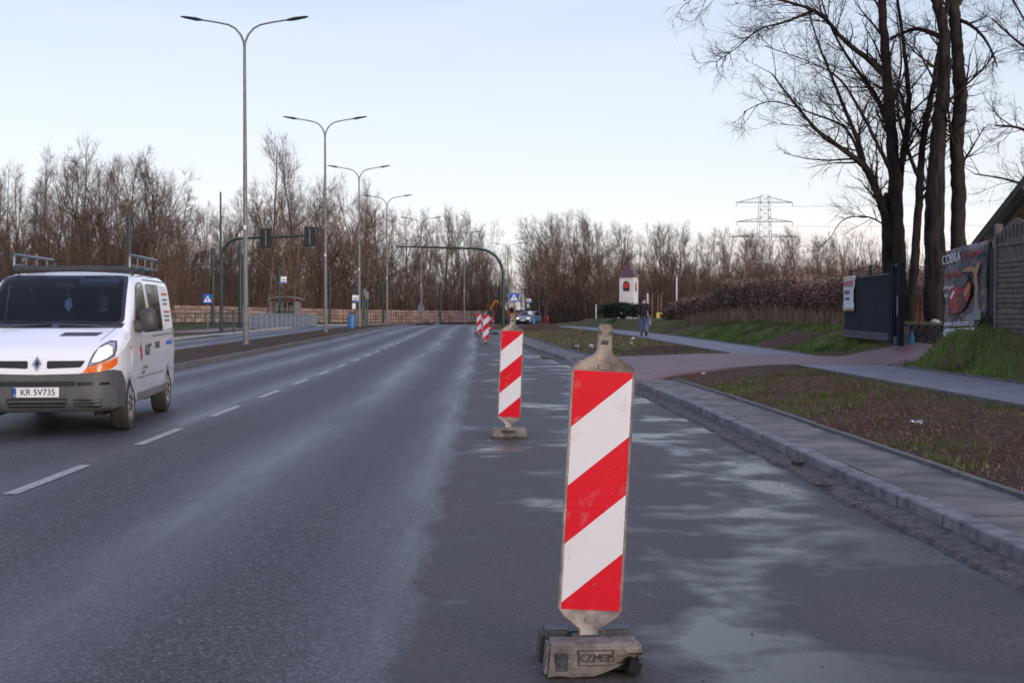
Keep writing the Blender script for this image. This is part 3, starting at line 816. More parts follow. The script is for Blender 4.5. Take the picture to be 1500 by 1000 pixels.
# dry reeds: stalks with feathery plumes
M['reed'] = mat('dry_reed', (0.27, 0.145, 0.092), (0.12, 0.06, 0.042), 0.9, 0, .6, 6, spec=.15)
M['plume'] = mat('reed_plume', (0.29, 0.205, 0.165), (0.15, 0.10, 0.082), 0.95, 0, 1.2, 6, spec=.1)
def reeds():
    n = 15000
    yy = rs.uniform(47, 82, n); xx = np.zeros(n); zz = np.zeros(n); hh = np.zeros(n)
    for i in range(n):
        lo = 11.2 + .05 * (62 - yy[i]) if yy[i] < 62 else 11.0 - .12 * (yy[i] - 62)
        hi = lo + 9
        x = lo + (hi - lo) * rs.uniform() ** 1.6; xx[i] = x; zz[i] = gz(x, yy[i]) - .02
        edge = min(1, (x - lo) / 1.2 + .55)
        hh[i] = (1.75 + .35 * gnoise(x * .3, yy[i] * .2)) * edge * rs.uniform(.8, 1.12) * (1 - .35 * sstep(66, 82, yy[i]))
    P0 = np.stack([xx, yy, zz], 1)
    a = rs.uniform(0, 6.28, n); ln = rs.uniform(.02, .22, n) * hh
    top = P0 + np.stack([np.cos(a) * ln, np.sin(a) * ln * .6, hh], 1)
    b = rs.uniform(0, 6.28, n); wv = np.stack([np.cos(b), np.sin(b), 0 * b], 1) * .014
    V = np.stack([P0 + wv, P0 - wv, top - wv * .5, top + wv * .5], 1).reshape(-1, 3)
    FA = np.arange(n)[:, None] * 4 + np.array([0, 1, 2, 3])
    tag(link("reed_stalks", raw_mesh("reed_stalks", V, FA, M['reed'], 4)), "tall rust-brown stalks of the dry reed bed on the berm", "reeds", kind="stuff")
    # plumes: several drooping slivers per stalk
    k = 6; T = np.repeat(top, k, 0); m = len(T)
    a = rs.uniform(0, 6.28, m); L_ = rs.uniform(.10, .30, m); dz = rs.uniform(-.16, .10, m)
    st = T + np.stack([0 * a, 0 * a, rs.uniform(-.34, .02, m)], 1)
    en = st + np.stack([np.cos(a) * L_ * .8, np.sin(a) * L_ * .8, dz], 1)
    wv = np.stack([-np.sin(a), np.cos(a), .6 + 0 * a], 1) * .022
    V = np.stack([st, (st + en) / 2 + wv, en, (st + en) / 2 - wv], 1).reshape(-1, 3)
    FA = np.arange(m)[:, None] * 4 + np.array([0, 1, 2, 3])
    tag(link("reed_plumes", raw_mesh("reed_plumes", V, FA, M['plume'], 4)), "greyish feathery plumes of the dry reed bed", "reeds", kind="stuff")
    # low dead grass in front of the reeds
    pts = []
    for _ in range(6000):
        y = rs.uniform(46, 74); lo = 11.2 + .05 * (62 - y) if y < 62 else 11.0 - .12 * (y - 62)
        x = lo + rs.uniform(-.7, .9); pts.append((x, y, gz(x, y)))
    blades("dead_grass", pts, .25, .8, .02, M['grass_dry'], .6, "pale straw-coloured grass at the foot of the reeds")
reeds()
# ---------------------------------------------------------------- striped beacons
def stripe_mat():
    m = bpy.data.materials.new('red_white_reflective_stripes')
    t, N, L, P = nodes_of(m)
    tc = N.new("ShaderNodeTexCoord"); sp = N.new("ShaderNodeSeparateXYZ"); L.new(tc.outputs['Object'], sp.inputs[0])
    def mth(op, a, b=0.0):
        x = N.new("ShaderNodeMath"); x.operation = op
        for k, v in enumerate((a, b)):
            if isinstance(v, (int, float)): x.inputs[k].default_value = v
            else: L.new(v, x.inputs[k])
        return x.outputs[0]
    # stripes rise to the right; period 0.49 m up the edge
    v = mth('SUBTRACT', sp.outputs[2], mth('MULTIPLY', sp.outputs[0], .88))
    v = mth('ADD', v, 0.12 + 4.93)
    fr = mth('FRACT', mth('DIVIDE', v, 0.493))
    red = mth('LESS_THAN', fr, 0.5)
    n = N.new("ShaderNodeTexNoise"); n.inputs['Scale'].default_value = 7; n.inputs['Detail'].default_value = 8; n.inputs['Roughness'].default_value = .7; L.new(tc.outputs['Object'], n.inputs[0])
    n2 = N.new("ShaderNodeTexNoise"); n2.inputs['Scale'].default_value = 70; n2.inputs['Detail'].default_value = 3; L.new(tc.outputs['Object'], n2.inputs[0])
    mx = N.new("ShaderNodeMixRGB"); L.new(red, mx.inputs[0]); mx.inputs[1].default_value = (.66, .65, .65, 1); mx.inputs[2].default_value = (.62, .006, .018, 1)
    # scuffs and grime, more of it near the foot
    g = N.new("ShaderNodeMapRange"); g.inputs[1].default_value = .56; g.inputs[2].default_value = .74; g.inputs[3].default_value = 0; g.inputs[4].default_value = .55; L.new(n.outputs[0], g.inputs[0])
    g2 = N.new("ShaderNodeMapRange"); g2.inputs[1].default_value = .70; g2.inputs[2].default_value = .75; g2.inputs[3].default_value = 0; g2.inputs[4].default_value = .8; L.new(n2.outputs[0], g2.inputs[0])
    f = mth('MAXIMUM', g.outputs[0], g2.outputs[0])
    m2 = N.new("ShaderNodeMixRGB"); L.new(f, m2.inputs[0]); L.new(mx.outputs[0], m2.inputs[1]); m2.inputs[2].default_value = (.36, .30, .27, 1)
    L.new(m2.outputs[0], P.inputs['Base Color'])
    P.inputs['Roughness'].default_value = .45; P.inputs['Specular IOR Level'].default_value = .2
    return m
M['stripes'] = stripe_mat()
M['beacon_frame'] = mat('weathered_beige_plastic', (0.34, 0.28, 0.24), (0.15, 0.12, 0.10), 0.6, 0, 14, 7, bump=.15, rnd=.06)
M['footplate'] = mat('recycled_rubber_foot', (0.25, 0.21, 0.18), (0.095, 0.08, 0.07), 0.85, 0, 9, 8, bump=.6, bscale=60)
M['footplate_dark'] = mat('dark_rubber_foot', (0.060, 0.056, 0.054), (0.028, 0.027, 0.028), 0.6, 0, 9, 8, bump=.5, bscale=60)

def beacon_outline(w=.135, h=.52, neck=.028):
    """half outline of the plastic frame, z measured from the panel centre"""
    return [(neck + .012, -.655), (neck + .012, -.585), (w - .02, -h - .008), (w, -h + .02), (w, h - .02), (w - .012, h + .006), (neck + .012, h + .055), (neck + .002, h + .075), (neck, h + .170), (neck - .008, h + .183)]
def make_beacon(loc, rz, lean, label, broken=False, group=None, rear_bar=True):
    root = empty("striped_beacon", loc, rz, label, "beacon", group)
    zc = .735            # panel centre above the ground
    half = beacon_outline()
    poly = [(x, z) for x, z in half] + [(-x, z) for x, z in reversed(half)]
    rot = (0, lean, 0)
    pv = Vector((0, 0, .16))
    def put(o, p):
        o.rotation_euler = rot; o.location = pv + Euler(rot).to_matrix() @ (Vector(p) - pv); return o
    # frame: outer ring plus recessed web
    bm = bmesh.new()
    f = bm.faces.new([bm.verts.new((x, -.021, z)) for x, z in poly])
    ex = bmesh.ops.extrude_face_region(bm, geom=[f]); vs = [e for e in ex['geom'] if isinstance(e, bmesh.types.BMVert)]
    bmesh.ops.translate(bm, verts=vs, vec=(0, .042, 0))
    bmesh.ops.recalc_face_normals(bm, faces=bm.faces[:])
    fr = [q for q in bm.faces if len(q.verts) > 6]
    bmesh.ops.inset_region(bm, faces=fr, thickness=.011, depth=-.007, use_even_offset=True)
    bmesh.ops.bevel(bm, geom=[e for e in bm.edges if e.calc_face_angle(0) > .9], offset=.003, segments=2, affect='EDGES')
    me = bpy.data.meshes.new("frame"); bm.to_mesh(me); bm.free(); me.materials.append(M['beacon_frame']); smooth(me, 35)
    fo = put(link("frame", me, root), (0, 0, zc))
    # slot, lug and notches of the carrying neck
    mb = MB(); mb.box((0, -.0145, .52 + .105), (.030, .003, .018), bev=.001); mb.build("grip_slot", M['footplate_dark'], fo)
    for sx in (-1, 1): MB().box((sx * .024, -.0155,   .52 + .145), (.013, .006, .016), (0, sx * .6, 0)).build("lamp_notch", M['footplate_dark'], fo)
    MB().box((0, -.0165, .522), (.046, .008, .026), bev=.003).build("retaining_clip", M['beacon_frame'], fo)
    MB().box((0, -.0165, -.545), (.040, .008, .024), bev=.003).build("retaining_clip", M['beacon_frame'], fo)
    mb = MB(); mb.prism([(-.1235, -.503), (.1235, -.503), (.1235, .503), (-.1235, .503)], -.0165, -.0125)
    put(mb.build("panel", M['stripes'], root), (0, 0, zc))
    mb = MB(); mb.prism([(-.1235, -.503), (.1235, -.503), (.1235, .503), (-.1235, .503)], .0125, .0165)
    put(mb.build("panel", M['stripes'], root), (0, 0, zc))
    # foot
    def bar(cy, wd, dp, ht, mt, name, crumbly=0, seed=0):
        bm = bmesh.new(); bmesh.ops.create_cube(bm, size=1)
        for v in bm.verts:
            t = v.co.z > 0
            v.co = Vector((v.co.x * wd * (.93 if t else 1), v.co.y * dp * (.86 if t else 1), v.co.z * ht))
        bmesh.ops.bevel(bm, geom=list(bm.edges), offset=.014, segments=2, affect='EDGES')
        bmesh.ops.subdivide_edges(bm, edges=[e for e in bm.edges if e.calc_length() > .05], cuts=7, use_grid_fill=True)
        r = random.Random(seed)
        for v in bm.verts:
            if crumbly:
                # front lower right edge has broken away
                cut = sstep(-.02, .16, v.co.x) * sstep(.045, -.05, v.co.z) * (v.co.y < .02)
                v.co.y += cut * .07 * (0.6 + .8 * r.random()); v.co.z += cut * .035 * (0.4 + r.random())
                v.co += Vector((r.gauss(0, .0016), r.gauss(0, .0016), r.gauss(0, .0016)))
        me = bpy.data.meshes.new(name); bm.to_mesh(me); bm.free(); me.materials.append(mt); smooth(me, 40)
        o = link(name, me, root, (0, cy, ht / 2 + .004)); return o
    if broken:
        fb = bar(-.155, .41, .17, .135, M['footplate'], "foot_front", 1, 4)
        MB().box((-.135, -.079, -.005), (.052, .012, .072), bev=.002).build("handle_slot", M['footplate_dark'], fb)
        MB().box((.165, -.045, -.03), (.05, .05, .05), (.2, .3, .1)).build("broken_hole", M['black'], fb)
        mb = MB()
        for c, d in (((0, 0, .030), (.145, .004, .004)), ((0, 0, -.030), (.145, .004, .004)), ((-.072, 0, 0), (.004, .004, .06)), ((.072, 0, 0), (.004, .004, .06))): mb.box(c, d)
        mb.build("plate_rim", M['footplate_dark'], fb, (.005, -.0815, .012), (-.09, 0, 0))
        text_obj("KZMEB", .046, M['footplate_dark'], fb, (.005, -.083, .010), (R(90) - .09, 0, 0), .002)
        rb = bar(.12, .42, .19, .125, M['footplate_dark'], "foot_rear", 0, 2)
        for sx in (-1, 1): MB().box((sx * .13, -.02, .063), (.10, .07, .005), bev=.001).build("handle_slot", M['black'], rb)
        MB().box((0, -.04, .0), (.15, .16, .12), bev=.006).build("foot_socket", M['footplate_dark'], root, (0, 0, .066))
    else:
        fb = bar(0, .43, .34, .105, M['footplate_dark'] if not rear_bar else M['footplate'], "foot", 0, 3)
        MB().box((0, -.158, .016), (.14, .012, .03), (-.15, 0, 0), bev=.002).build("handle_slot", M['black'], fb)
    return root
make_beacon((.325, 5.98, 0), R(3), R(3.1), "large striped red and white beacon leaning in a chipped rubber foot", True)
make_beacon((-.035, 16.65, 0), R(-2), R(2.0), "striped red and white beacon standing alone on an intact dark foot between two others")
make_beacon((-1.10, 59.5, 0), R(4), R(0.5), "striped beacon standing at the far end of the milled lane", False)
make_beacon((-1.75, 76.0, 0), R(-25), R(-1), "distant striped beacon turned sideways behind the lane's end", False)
# striped crossbar barrier beside the far beacon
def barrier(loc, rz, label):
    root = empty("striped_barrier", loc, rz, label, "barrier")
    for sx in (-.55, .55):
        MB().tube([(sx, 0, 0), (sx, 0, 1.0)], .025, 6).build("post", M['galv'], root)
        MB().box((sx, 0, .04), (.3, .5, .08), bev=.01).build("foot", M['footplate_dark'], root)
    mb = MB(); mb.box((0, -.03, 0), (1.3, .02, .24)); o = mb.build("board", M['stripes'], root, (0, 0, .85))
    MB().box((0, -.03, 0), (1.3, .02, .12)).build("board", M['stripes'], root, (0, 0, .35))
    return root
barrier((-1.55, 84, 0), R(-40), "low striped crossbar barrier beside the far beacons")


# ---------------------------------------------------------------- street lamps
def make_lamp():
    root = empty("street_lamp")
    MB().lathe([(.0, 0), (.15, 0), (.15, .02), (.125, .03), (.115, 1.1), (.105, 1.2), (.055, 11.6), (.05, 11.9), (0.02, 11.92)], n=12).build("pole", M['galv'], root, sm=40)
    MB().box((0, -.118, .9), (.09, .012, .35), bev=.004).build("service_door", M['galv'], root)
    MB().box((0, -.085, 4.6), (.10, .01, .16)).build("number_plate", M['white'], root)
    for s in (-1, 1):
        pts = [(0, 0, 11.6), (s * .03, 0, 11.85), (s * .14, 0, 12.12), (s * .36, 0, 12.38), (s * .62, 0, 12.52), (s * 1.1, 0, 12.62), (s * 1.75, 0, 12.72)]
        a = MB().tube(pts, [.05, .046, .042, .038, .036, .034, .032], 8).build("arm", M['galv'], root, sm=40)
        prof = [(1.62, .035, .03), (1.78, .07, .06), (1.92, .13, .075), (2.1, .16, .06), (2.35, .15, .045), (2.5, .07, .02)]
        vs = []; n = 8
        for x, wy, hz in prof:
            for k in range(n):
                t = 2 * math.pi * k / n; vs.append((s * x, wy * math.cos(t), 12.70 + (x - 1.62) * .16 + hz * math.sin(t)))
        fs = [(i * n + k, i * n + (k + 1) % n, (i + 1) * n + (k + 1) % n, (i + 1) * n + k) for i in range(len(prof) - 1) for k in range(n)] + [tuple(range(n)), tuple((len(prof) - 1) * n + k for k in range(n))]
        MB().add(vs, fs).build("lamp_head", M['lamp_dark'], a, sm=50)
    return root
lamp0 = make_lamp()
spots = [(360, 56.0), (477, 85.0), (526.5, 113.5), (567, 141), (617, 171), (680, 197), (744, 224), (806, 252)]
names = ["tall twin-arm street lamp on the median nearest the white van", "twin-arm street lamp in the median second from the van", "twin-arm street lamp in the median beside the blue bin", "twin-arm street lamp in the median just past the blue bin", "twin-arm street lamp with a round sign back on its pole", "twin-arm street lamp before the tan block wall near the striped beacon", "twin-arm street lamp on the bend behind the crossing sign", "last twin-arm street lamp beyond the bend beside the red hydrant"]
for i, (px, d) in enumerate(spots):
    o = lamp0 if i == 0 else copy_tree(lamp0)
    x = (px - 750) / 2083 * d
    o.location = (x, d, zb(d) + (.09 if d < 200 else .0))
    o.rotation_euler = (0, 0, -math.atan(Rslope(d)) if d > 150 else 0)
    tag(o, names[i], "street lamp", "street lamps along the median")

# ---------------------------------------------------------------- signal masts
def arc_mast(name, base, h, reach, sgn, label, cat, rbend=1.15):
    root = empty(name, base, 0, label, cat)
    pts = [(0, 0, 0), (0, 0, 1.5), (0, 0, h - rbend)]
    for k in range(1, 9):
        a = math.pi / 2 * k / 8
        pts.append((sgn * rbend * (1 - math.cos(a)), 0, h - rbend + rbend * math.sin(a)))
    pts.append((sgn * reach * .6, 0, h + .08)); pts.append((sgn * reach, 0, h + .16))
    rad = [.11, .11, .10] + [.10 - .025 * k / 8 for k in range(1, 9)] + [.065, .045]
    m_ = MB().tube(pts, rad, 10).build("mast", M['darkgreen'], root, sm=40)
    MB().lathe([(.18, 0), (.18, .03), (.13, .05)], n=10).build("base_flange", M['darkgreen'], root)
    return root
lm = arc_mast("signal_mast", on_ground(324.5, 81), 5.45, 5.35, 1, "dark green arched signal mast with two signal backs over the opposite road", "signal mast")
def signal(x, z):
    o = MB().box((x, .0, z), (.64, .05, 1.12), bev=.02).build("signal_backboard", M['black'], lm)
    MB().box((x, -.075, z), (.07, .05, .92), bev=.01).build("mounting_rail", M['galv'], o)
    for k in (-1, 0, 1):
        MB().lathe([(.12, 0), (.12, .22), (.10, .26)], (x, .03, z + k * .31), 12, 'y').build("signal_lamp", M['black'], o)
signal(2.55, 5.45); signal(5.05, 5.55)
arc_mast("signal_mast", on_ground(737, 93) + Vector((0, 0, .0)), 5.35, 7.0, -1, "dark green arched mast with empty arm reaching over the running lanes", "signal mast", 1.7)

# ---------------------------------------------------------------- signs
def crossing_sign(base, hgt, label, rz=0.0, size=.6, pole=M['galv']):
    root = empty("crossing_sign", base, rz, label, "road sign")
    MB().tube([(0, 0, 0), (0, 0, hgt + .25)], .03, 8).build("post", pole, root)
    p = MB().box((0, -.04, hgt), (size, .012, size), bev=.003).build("sign_plate", M['blue'], root)
    t = size * .42
    MB().prism([(-t, hgt - t * .82), (t, hgt - t * .82), (0, hgt + t * .92)], -.052, -.047).build("white_triangle", M['white'], p)
    mb = MB()
    mb.prism([(-.035, hgt + .075), (.0, hgt + .10), (.03, hgt + .07), (.0, hgt + .045)], -.056, -.053)
    mb.prism([(-.04, hgt + .04), (.035, hgt + .04), (.025, hgt - .06), (-.03, hgt - .06)], -.056, -.053)
    mb.prism([(-.03, hgt - .06), (.0, hgt - .06), (-.05, hgt - .17), (-.08, hgt - .17)], -.056, -.053)
    mb.prism([(.0, hgt - .06), (.025, hgt - .06), (.075, hgt - .17), (.045, hgt - .17)], -.056, -.053)
    mb.build("walking_figure", M['black'], p)
    return root
crossing_sign(on_ground(304.5, 91), 2.05, "blue pedestrian crossing sign beside the green fence posts")
cs = crossing_sign(on_ground(753, 96), 2.15, "blue pedestrian crossing sign beside the empty green mast")
MB().box((.0, .0, 1.82), (.42, .03, .02)).build("bracket", M['orange'], cs)
def bus_sign(base, hgt, label, w_=.5, h_=.55, lower=True):
    root = empty("bus_stop_sign", base, 0, label, "bus stop sign")
    MB().tube([(0, 0, 0), (0, 0, hgt + .3)], .045, 8).build("post", M['lamp_dark'], root)
    p = MB().box((0, -.05, hgt), (w_, .03, h_), bev=.005).build("sign_plate", M['white'], root)
    MB().box((0, -.068, hgt - h_ * .36), (w_ * .96, .004, h_ * .24)).build("blue_band", M['blue'], p)
    MB().box((0, -.068, hgt + h_ * .02), (w_ * .55, .004, h_ * .14)).build("bus_symbol", M['lamp_dark'], p)
    if lower:
        MB().box((-.12, -.05, hgt - .55), (.24, .02, .42)).build("timetable", M['white'], root)
    return root
bus_sign(on_ground(416, 120), 3.9, "white and blue bus stop sign rising above the shelter roof", .5, .6, False)
bus_sign(on_ground(521, 105), 2.35, "white bus stop sign with timetable on the median by the blue bin", .48, .5)
bus_sign(on_ground(775, 165), 2.75, "white bus stop sign on the right beyond the crossing sign", .5, .5)
bx_ = empty("notice_board", on_ground(776.5, 150), 0, "small white notice board on a low post behind the soil mound", "sign")
MB().tube([(0, 0, 0), (0, 0, 1.5)], .03, 6).build("post", M['galv'], bx_); MB().box((0, -.04, 1.25), (.42, .02, .34)).build("board", M['white'], bx_)
# back of a round sign on the fifth lamp
sg = empty("round_sign", (-10.92, 170.8, zb(171) + .09), 0, "grey back of a round road sign and plate in front of the tan wall", "road sign")
MB().tube([(0, 0, 0), (0, 0, 2.9)], .03, 6).build("post", M['galv'], sg)
MB().lathe([(.0, 0), (.42, 0), (.42, .02), (0, .02)], (0, -.16, 1.75), 20, 'y').build("sign_plate", M['signback'], sg)
MB().prism([(-.35, 2.1), (.35, 2.1), (0, 2.75)], -.16, -.14).build("upper_plate", M['signback'], sg)
# blue litter bin on the median
def litter_bin(base, label, s=1.0):
    root = empty("litter_bin", base, 0, label, "bin"); root.scale = (s, s, s)
    MB().lathe([(.20, .12), (.23, .14), (.25, .95), (.23, 1.0), (.19, 1.0)], n=16).build("body", mat('blue_bin_paint', (0.02, 0.16, 0.38), None, .5), root, sm=40)
    MB().tube([(0, .28, 0), (0, .28, 1.15)], .03, 6).build("post", M['lamp_dark'], root)
    MB().lathe([(.24, 1.05), (.26, 1.07), (.15, 1.14), (.02, 1.16)], n=16).build("hood", M['lamp_dark'], root, sm=40)
litter_bin(on_ground(515, 104), "blue litter bin beside the bus stop sign on the median", 1.15)
litter_bin(on_ground(781.5, 147), "blue litter bin far off beyond the soil mound on the right", .75)
# dark stop posts next to the bin
def stop_post(px, d, h, label, head=None):
    root = empty("equipment_post", on_ground(px, d), 0, label, "post", "dark posts on the median stop")
    MB().tube([(0, 0, 0), (0, 0, h)], .07, 8).build("shaft", M['darkgreen'], root)
    MB().lathe([(.13, 0), (.13, .05), (.08, .07)], n=8).build("base", M['darkgreen'], root)
    if head: MB().box((.0, .0, h - .3), head, bev=.02).build("box_head", M['signback'], root)
stop_post(531, 107, 3.0, "plain dark green post without a box on the median stop")
stop_post(534.5, 111, 3.2, "slim dark green post standing between two others on the median stop", (.16, .16, .5))
stop_post(538, 106, 2.9, "dark green post with a small grey box on the median stop", (.22, .2, .6))

# ---------------------------------------------------------------- bus shelter, railing, green fence
bs = empty("bus_shelter", on_ground(418, 121), R(4), "grey bus shelter with arched roof behind the railing", "bus shelter")
gm = glass("shelter_glass", (.42, .5, .5), .05)
for x in (-1.2, 0.85, 1.2):
    for yy in (0, 1.3): MB().box((x, yy, 1.05), (.08, .08, 2.1)).build("post", M['galv'], bs)
vs = []; n = 12
for k in range(n + 1):
    u = k / n * 2 - 1; z = 2.22 + .26 * (1 - u * u)
    vs += [(u * 1.55, -.35, z), (u * 1.55, 1.6, z), (u * 1.55, 1.6, z + .07), (u * 1.55, -.35, z + .07)]
fs = []
for k in range(n):
    a = k * 4; b = a + 4
    fs += [(a, a + 1, b + 1, b), (a + 1, a + 2, b + 2, b + 1), (a + 2, a + 3, b + 3, b + 2), (a + 3, a, b, b + 3)]
fs += [(0, 1, 2, 3), (n * 4 + 3, n * 4 + 2, n * 4 + 1, n * 4)]
MB().add(vs, fs).build("roof", M['galv'], bs)
MB().box((-.17, 1.3, 1.15), (1.95, .012, 1.75)).build("rear_pane", gm, bs)
MB().box((-1.2, .65, 1.15), (.012, 1.2, 1.75)).build("side_pane", gm, bs)
MB().box((1.02, .0, 1.2), (.28, .06, 1.8)).build("timetable_case", M['galv'], bs)
MB().box((0, .95, .45), (1.6, .35, .06)).build("bench", M['galv'], bs)

def railing(name, p0, p1, h, mt, label, cat, step=.16, post=2.0, mesh_mat=None, rail2=True):
    root = empty(name, (0, 0, 0), 0, label, cat)
    p0 = Vector(p0); p1 = Vector(p1); L_ = (p1 - p0).length; u = (p1 - p0) / L_
    root.location = p0
    n = int(L_ / post)
    for k in range(n + 1):
        q = u * (L_ * k / n); MB().tube([q, q + Vector((0, 0, h))], .035, 6).build("post", mt, root)
    MB().tube([Vector((0, 0, h)), u * L_ + Vector((0, 0, h))], .03, 6).build("top_rail", mt, root)
    if rail2: MB().tube([Vector((0, 0, .15)), u * L_ + Vector((0, 0, .15))], .02, 6).build("bottom_rail", mt, root)
    m = int(L_ / step); src = None
    for k in range(1, m):
        q = u * (L_ * k / m)
        if src is None:
            src = MB().tube([(0, 0, .15), (0, 0, h)], .011, 4, False).build("bar", mt, root, q)
        else: link("bar", src.data, root, q)
    return root
M['rail'] = mat('pale_blue_grey_railing', (0.22, 0.27, 0.31), (0.15, 0.18, 0.21), .5, .2)
M['fence_green'] = mat('green_fence_paint', (0.012, 0.065, 0.045), (0.008, 0.045, 0.032), .5)
A, B = on_ground(366, 92), on_ground(464, 126)
railing("pedestrian_railing", A, B, 1.12, M['rail'], "pale grey railing along the far pavement in front of the shelter", "railing", .2, 2.2)
# perforated infill sheets between its posts
rl = [o for o in COL.objects if o.name == "pedestrian_railing"][0]
pm = bpy.data.materials.new('perforated_sheet'); t_, N_, L_, P_ = nodes_of(pm)
P_.inputs['Base Color'].default_value = (.17, .25, .36, 1); P_.inputs['Roughness'].default_value = .45
tr_ = N_.new("ShaderNodeBsdfTransparent"); mx_ = N_.new("ShaderNodeMixShader"); mx_.inputs[0].default_value = .34
L_.new(tr_.outputs[0], mx_.inputs[1]); L_.new(P_.outputs[0], mx_.inputs[2]); L_.new(mx_.outputs[0], N_["Material Output"].inputs[0])
v = B - A; nn = 15
for k in range(nn):
    a = v * ((k + .04) / nn); b = v * ((k + .96) / nn)
    mb = MB(); mb.add([a + Vector((-.03, 0, .18)), b + Vector((-.03, 0, .18)), b + Vector((-.03, 0, 1.05)), a + Vector((-.03, 0, 1.05)), a + Vector((-.02, 0, .18)), b + Vector((-.02, 0, .18)), b + Vector((-.02, 0, 1.05)), a + Vector((-.02, 0, 1.05))], [(0, 1, 2, 3), (7, 6, 5, 4), (0, 4, 5, 1), (1, 5, 6, 2), (2, 6, 7, 3), (3, 7, 4, 0)])
    mb.build("infill_sheet", pm, rl)
railing("green_fence", on_ground(228, 93), on_ground(300, 96.5), 1.1, M['fence_green'], "open dark green bar fence behind the van", "fence", .30, .75)
gf = railing("green_fence", on_ground(301, 96.5), on_ground(362, 99), 1.15, M['fence_green'], "closely barred green fence behind the crossing sign", "fence", .085, 1.4)
stop_post(342, 84, 1.5, "short dark green push-button post by the signal mast")
# far fence along the tan wall
M['fence_dark'] = mat('dark_brown_fence', (0.03, 0.025, 0.022), None, .6, .2)

# ---------------------------------------------------------------- wall of stacked tan blocks
M['tan'] = mat('tan_block', (0.38, 0.255, 0.20), (0.21, 0.14, 0.112), .9, 0, 1.6, 7, bump=.3, rnd=.30)
wall = empty("block_wall", (0, 0, 0), 0, "long wall of stacked tan blocks beyond the opposite road", "wall")
wp = [(150, 150), (255, 160), (360, 178), (500, 206), (600, 220), (724, 246)]
WX = np.array([(p - 750) / 2083 * d for p, d in wp]); WY = np.array([d for p, d in wp])
seg = np.hypot(np.diff(WX), np.diff(WY)); cum = np.concatenate([[0], np.cumsum(seg)])
blk = MB().box((0, 0, 0), (1, 1, 1), bev=.03).mesh("block", M['tan'])
capm = MB().box((0, 0, 0), (1, 1, 1)).mesh("fence_upright", M['fence_dark'])
rw = random.Random(11); s_ = 10.0; nb = 0
while s_ < cum[-1] - .6:
    wd = 1.26; x = np.interp(s_, cum, WX); y = np.interp(s_, cum, WY); x2 = np.interp(s_ + .5, cum, WX); y2 = np.interp(s_ + .5, cum, WY)
    ang = math.atan2(y2 - y, x2 - x); z0 = zb(y) + .25
    rows = 4 if nb < 300 else 0
    hgt = [.54, .48, .50, .44]
    for r_ in range(rows):
        o = link("block", blk, wall); nb += 1
        o.location = (x, y, z0 + sum(hgt[:r_]) + hgt[r_] / 2); o.scale = (wd * rw.uniform(.86, .94), .9 * rw.uniform(.9, 1.02), hgt[r_] * rw.uniform(.84, .97)); o.rotation_euler = (0, 0, ang + rw.uniform(-.03, .03))
    if rw.random() < 2:
        o = link("fence_upright", capm, wall); o.location = (x - math.cos(ang) * wd / 2, y - math.sin(ang) * wd / 2 - .75, z0 + .85); o.scale = (.15, .12, 2.2)
    s_ += wd

# ---------------------------------------------------------------- tram line poles with cross spans
def tram_pole(px, d, h, label, arms=True):
    root = empty("tram_pole", on_ground(px, d), 0, label, "pole", "dark green tram line poles")
    MB().tube([(0, 0, 0), (0, 0, h)], [.15, .13] if h < 9 else [.09, .06], 10).build("shaft", M['darkgreen'], root, sm=40)
    MB().lathe([(.22, 0), (.22, .06), (.17, .1)], n=10).build("base", M['darkgreen'], root)
    if arms:
        MB().tube([(-3.6, 0, h - 1.4), (3.6, 0, h - 1.4)], .02, 6).build("cross_arm", M['lamp_dark'], root)
        for s in (-1, 1): MB().tube([(0, 0, h - .3), (s * 2.0, 0, h - 1.4)], .02, 6).build("stay", M['lamp_dark'], root)
tram_pole(190, 82, 6.9, "tram pole with cross arm rising behind the van's roof")
tram_pole(324, 100, 9.6, "tall thin tram pole rising above the signal mast", False)
tram_pole(352, 104, 6.1, "tram pole with cross arm just left of the tall street lamp")
tram_pole(312, 118, 6.5, "tram pole with cross arm above the crossing sign by the green fence")
tram_pole(409, 140, 5.5, "tram pole behind the bus shelter", False)
tram_pole(483, 158, 6.0, "bare tram pole right of the second lamp", False)
tram_pole(561.5, 178, 6.2, "bare tram pole just left of the fourth street lamp", False)
tram_pole(645, 198, 6.0, "bare tram pole between the round sign and the next lamp", False)
tram_pole(732, 214, 6.0, "bare tram pole behind the empty green mast", False)

# ---------------------------------------------------------------- sliding gate with its poster
M['anthracite'] = mat('anthracite_steel', (0.014, 0.018, 0.026), (0.010, 0.013, 0.019), .8, .0, 3, spec=.15)
M['anth_rail'] = mat('anthracite_rail', (0.045, 0.054, 0.068), (0.032, 0.04, 0.05), .65, .0, 3, spec=.3)
ga = Vector((9.62, 36.2, 0)); gb = Vector((9.92, 42.4, 0)); gl = (gb - ga).length
gate = empty("sliding_gate", (ga.x, ga.y, .62), math.atan2(gb.y - ga.y, gb.x - ga.x), "anthracite steel sliding gate standing open beside the red drive", "gate")
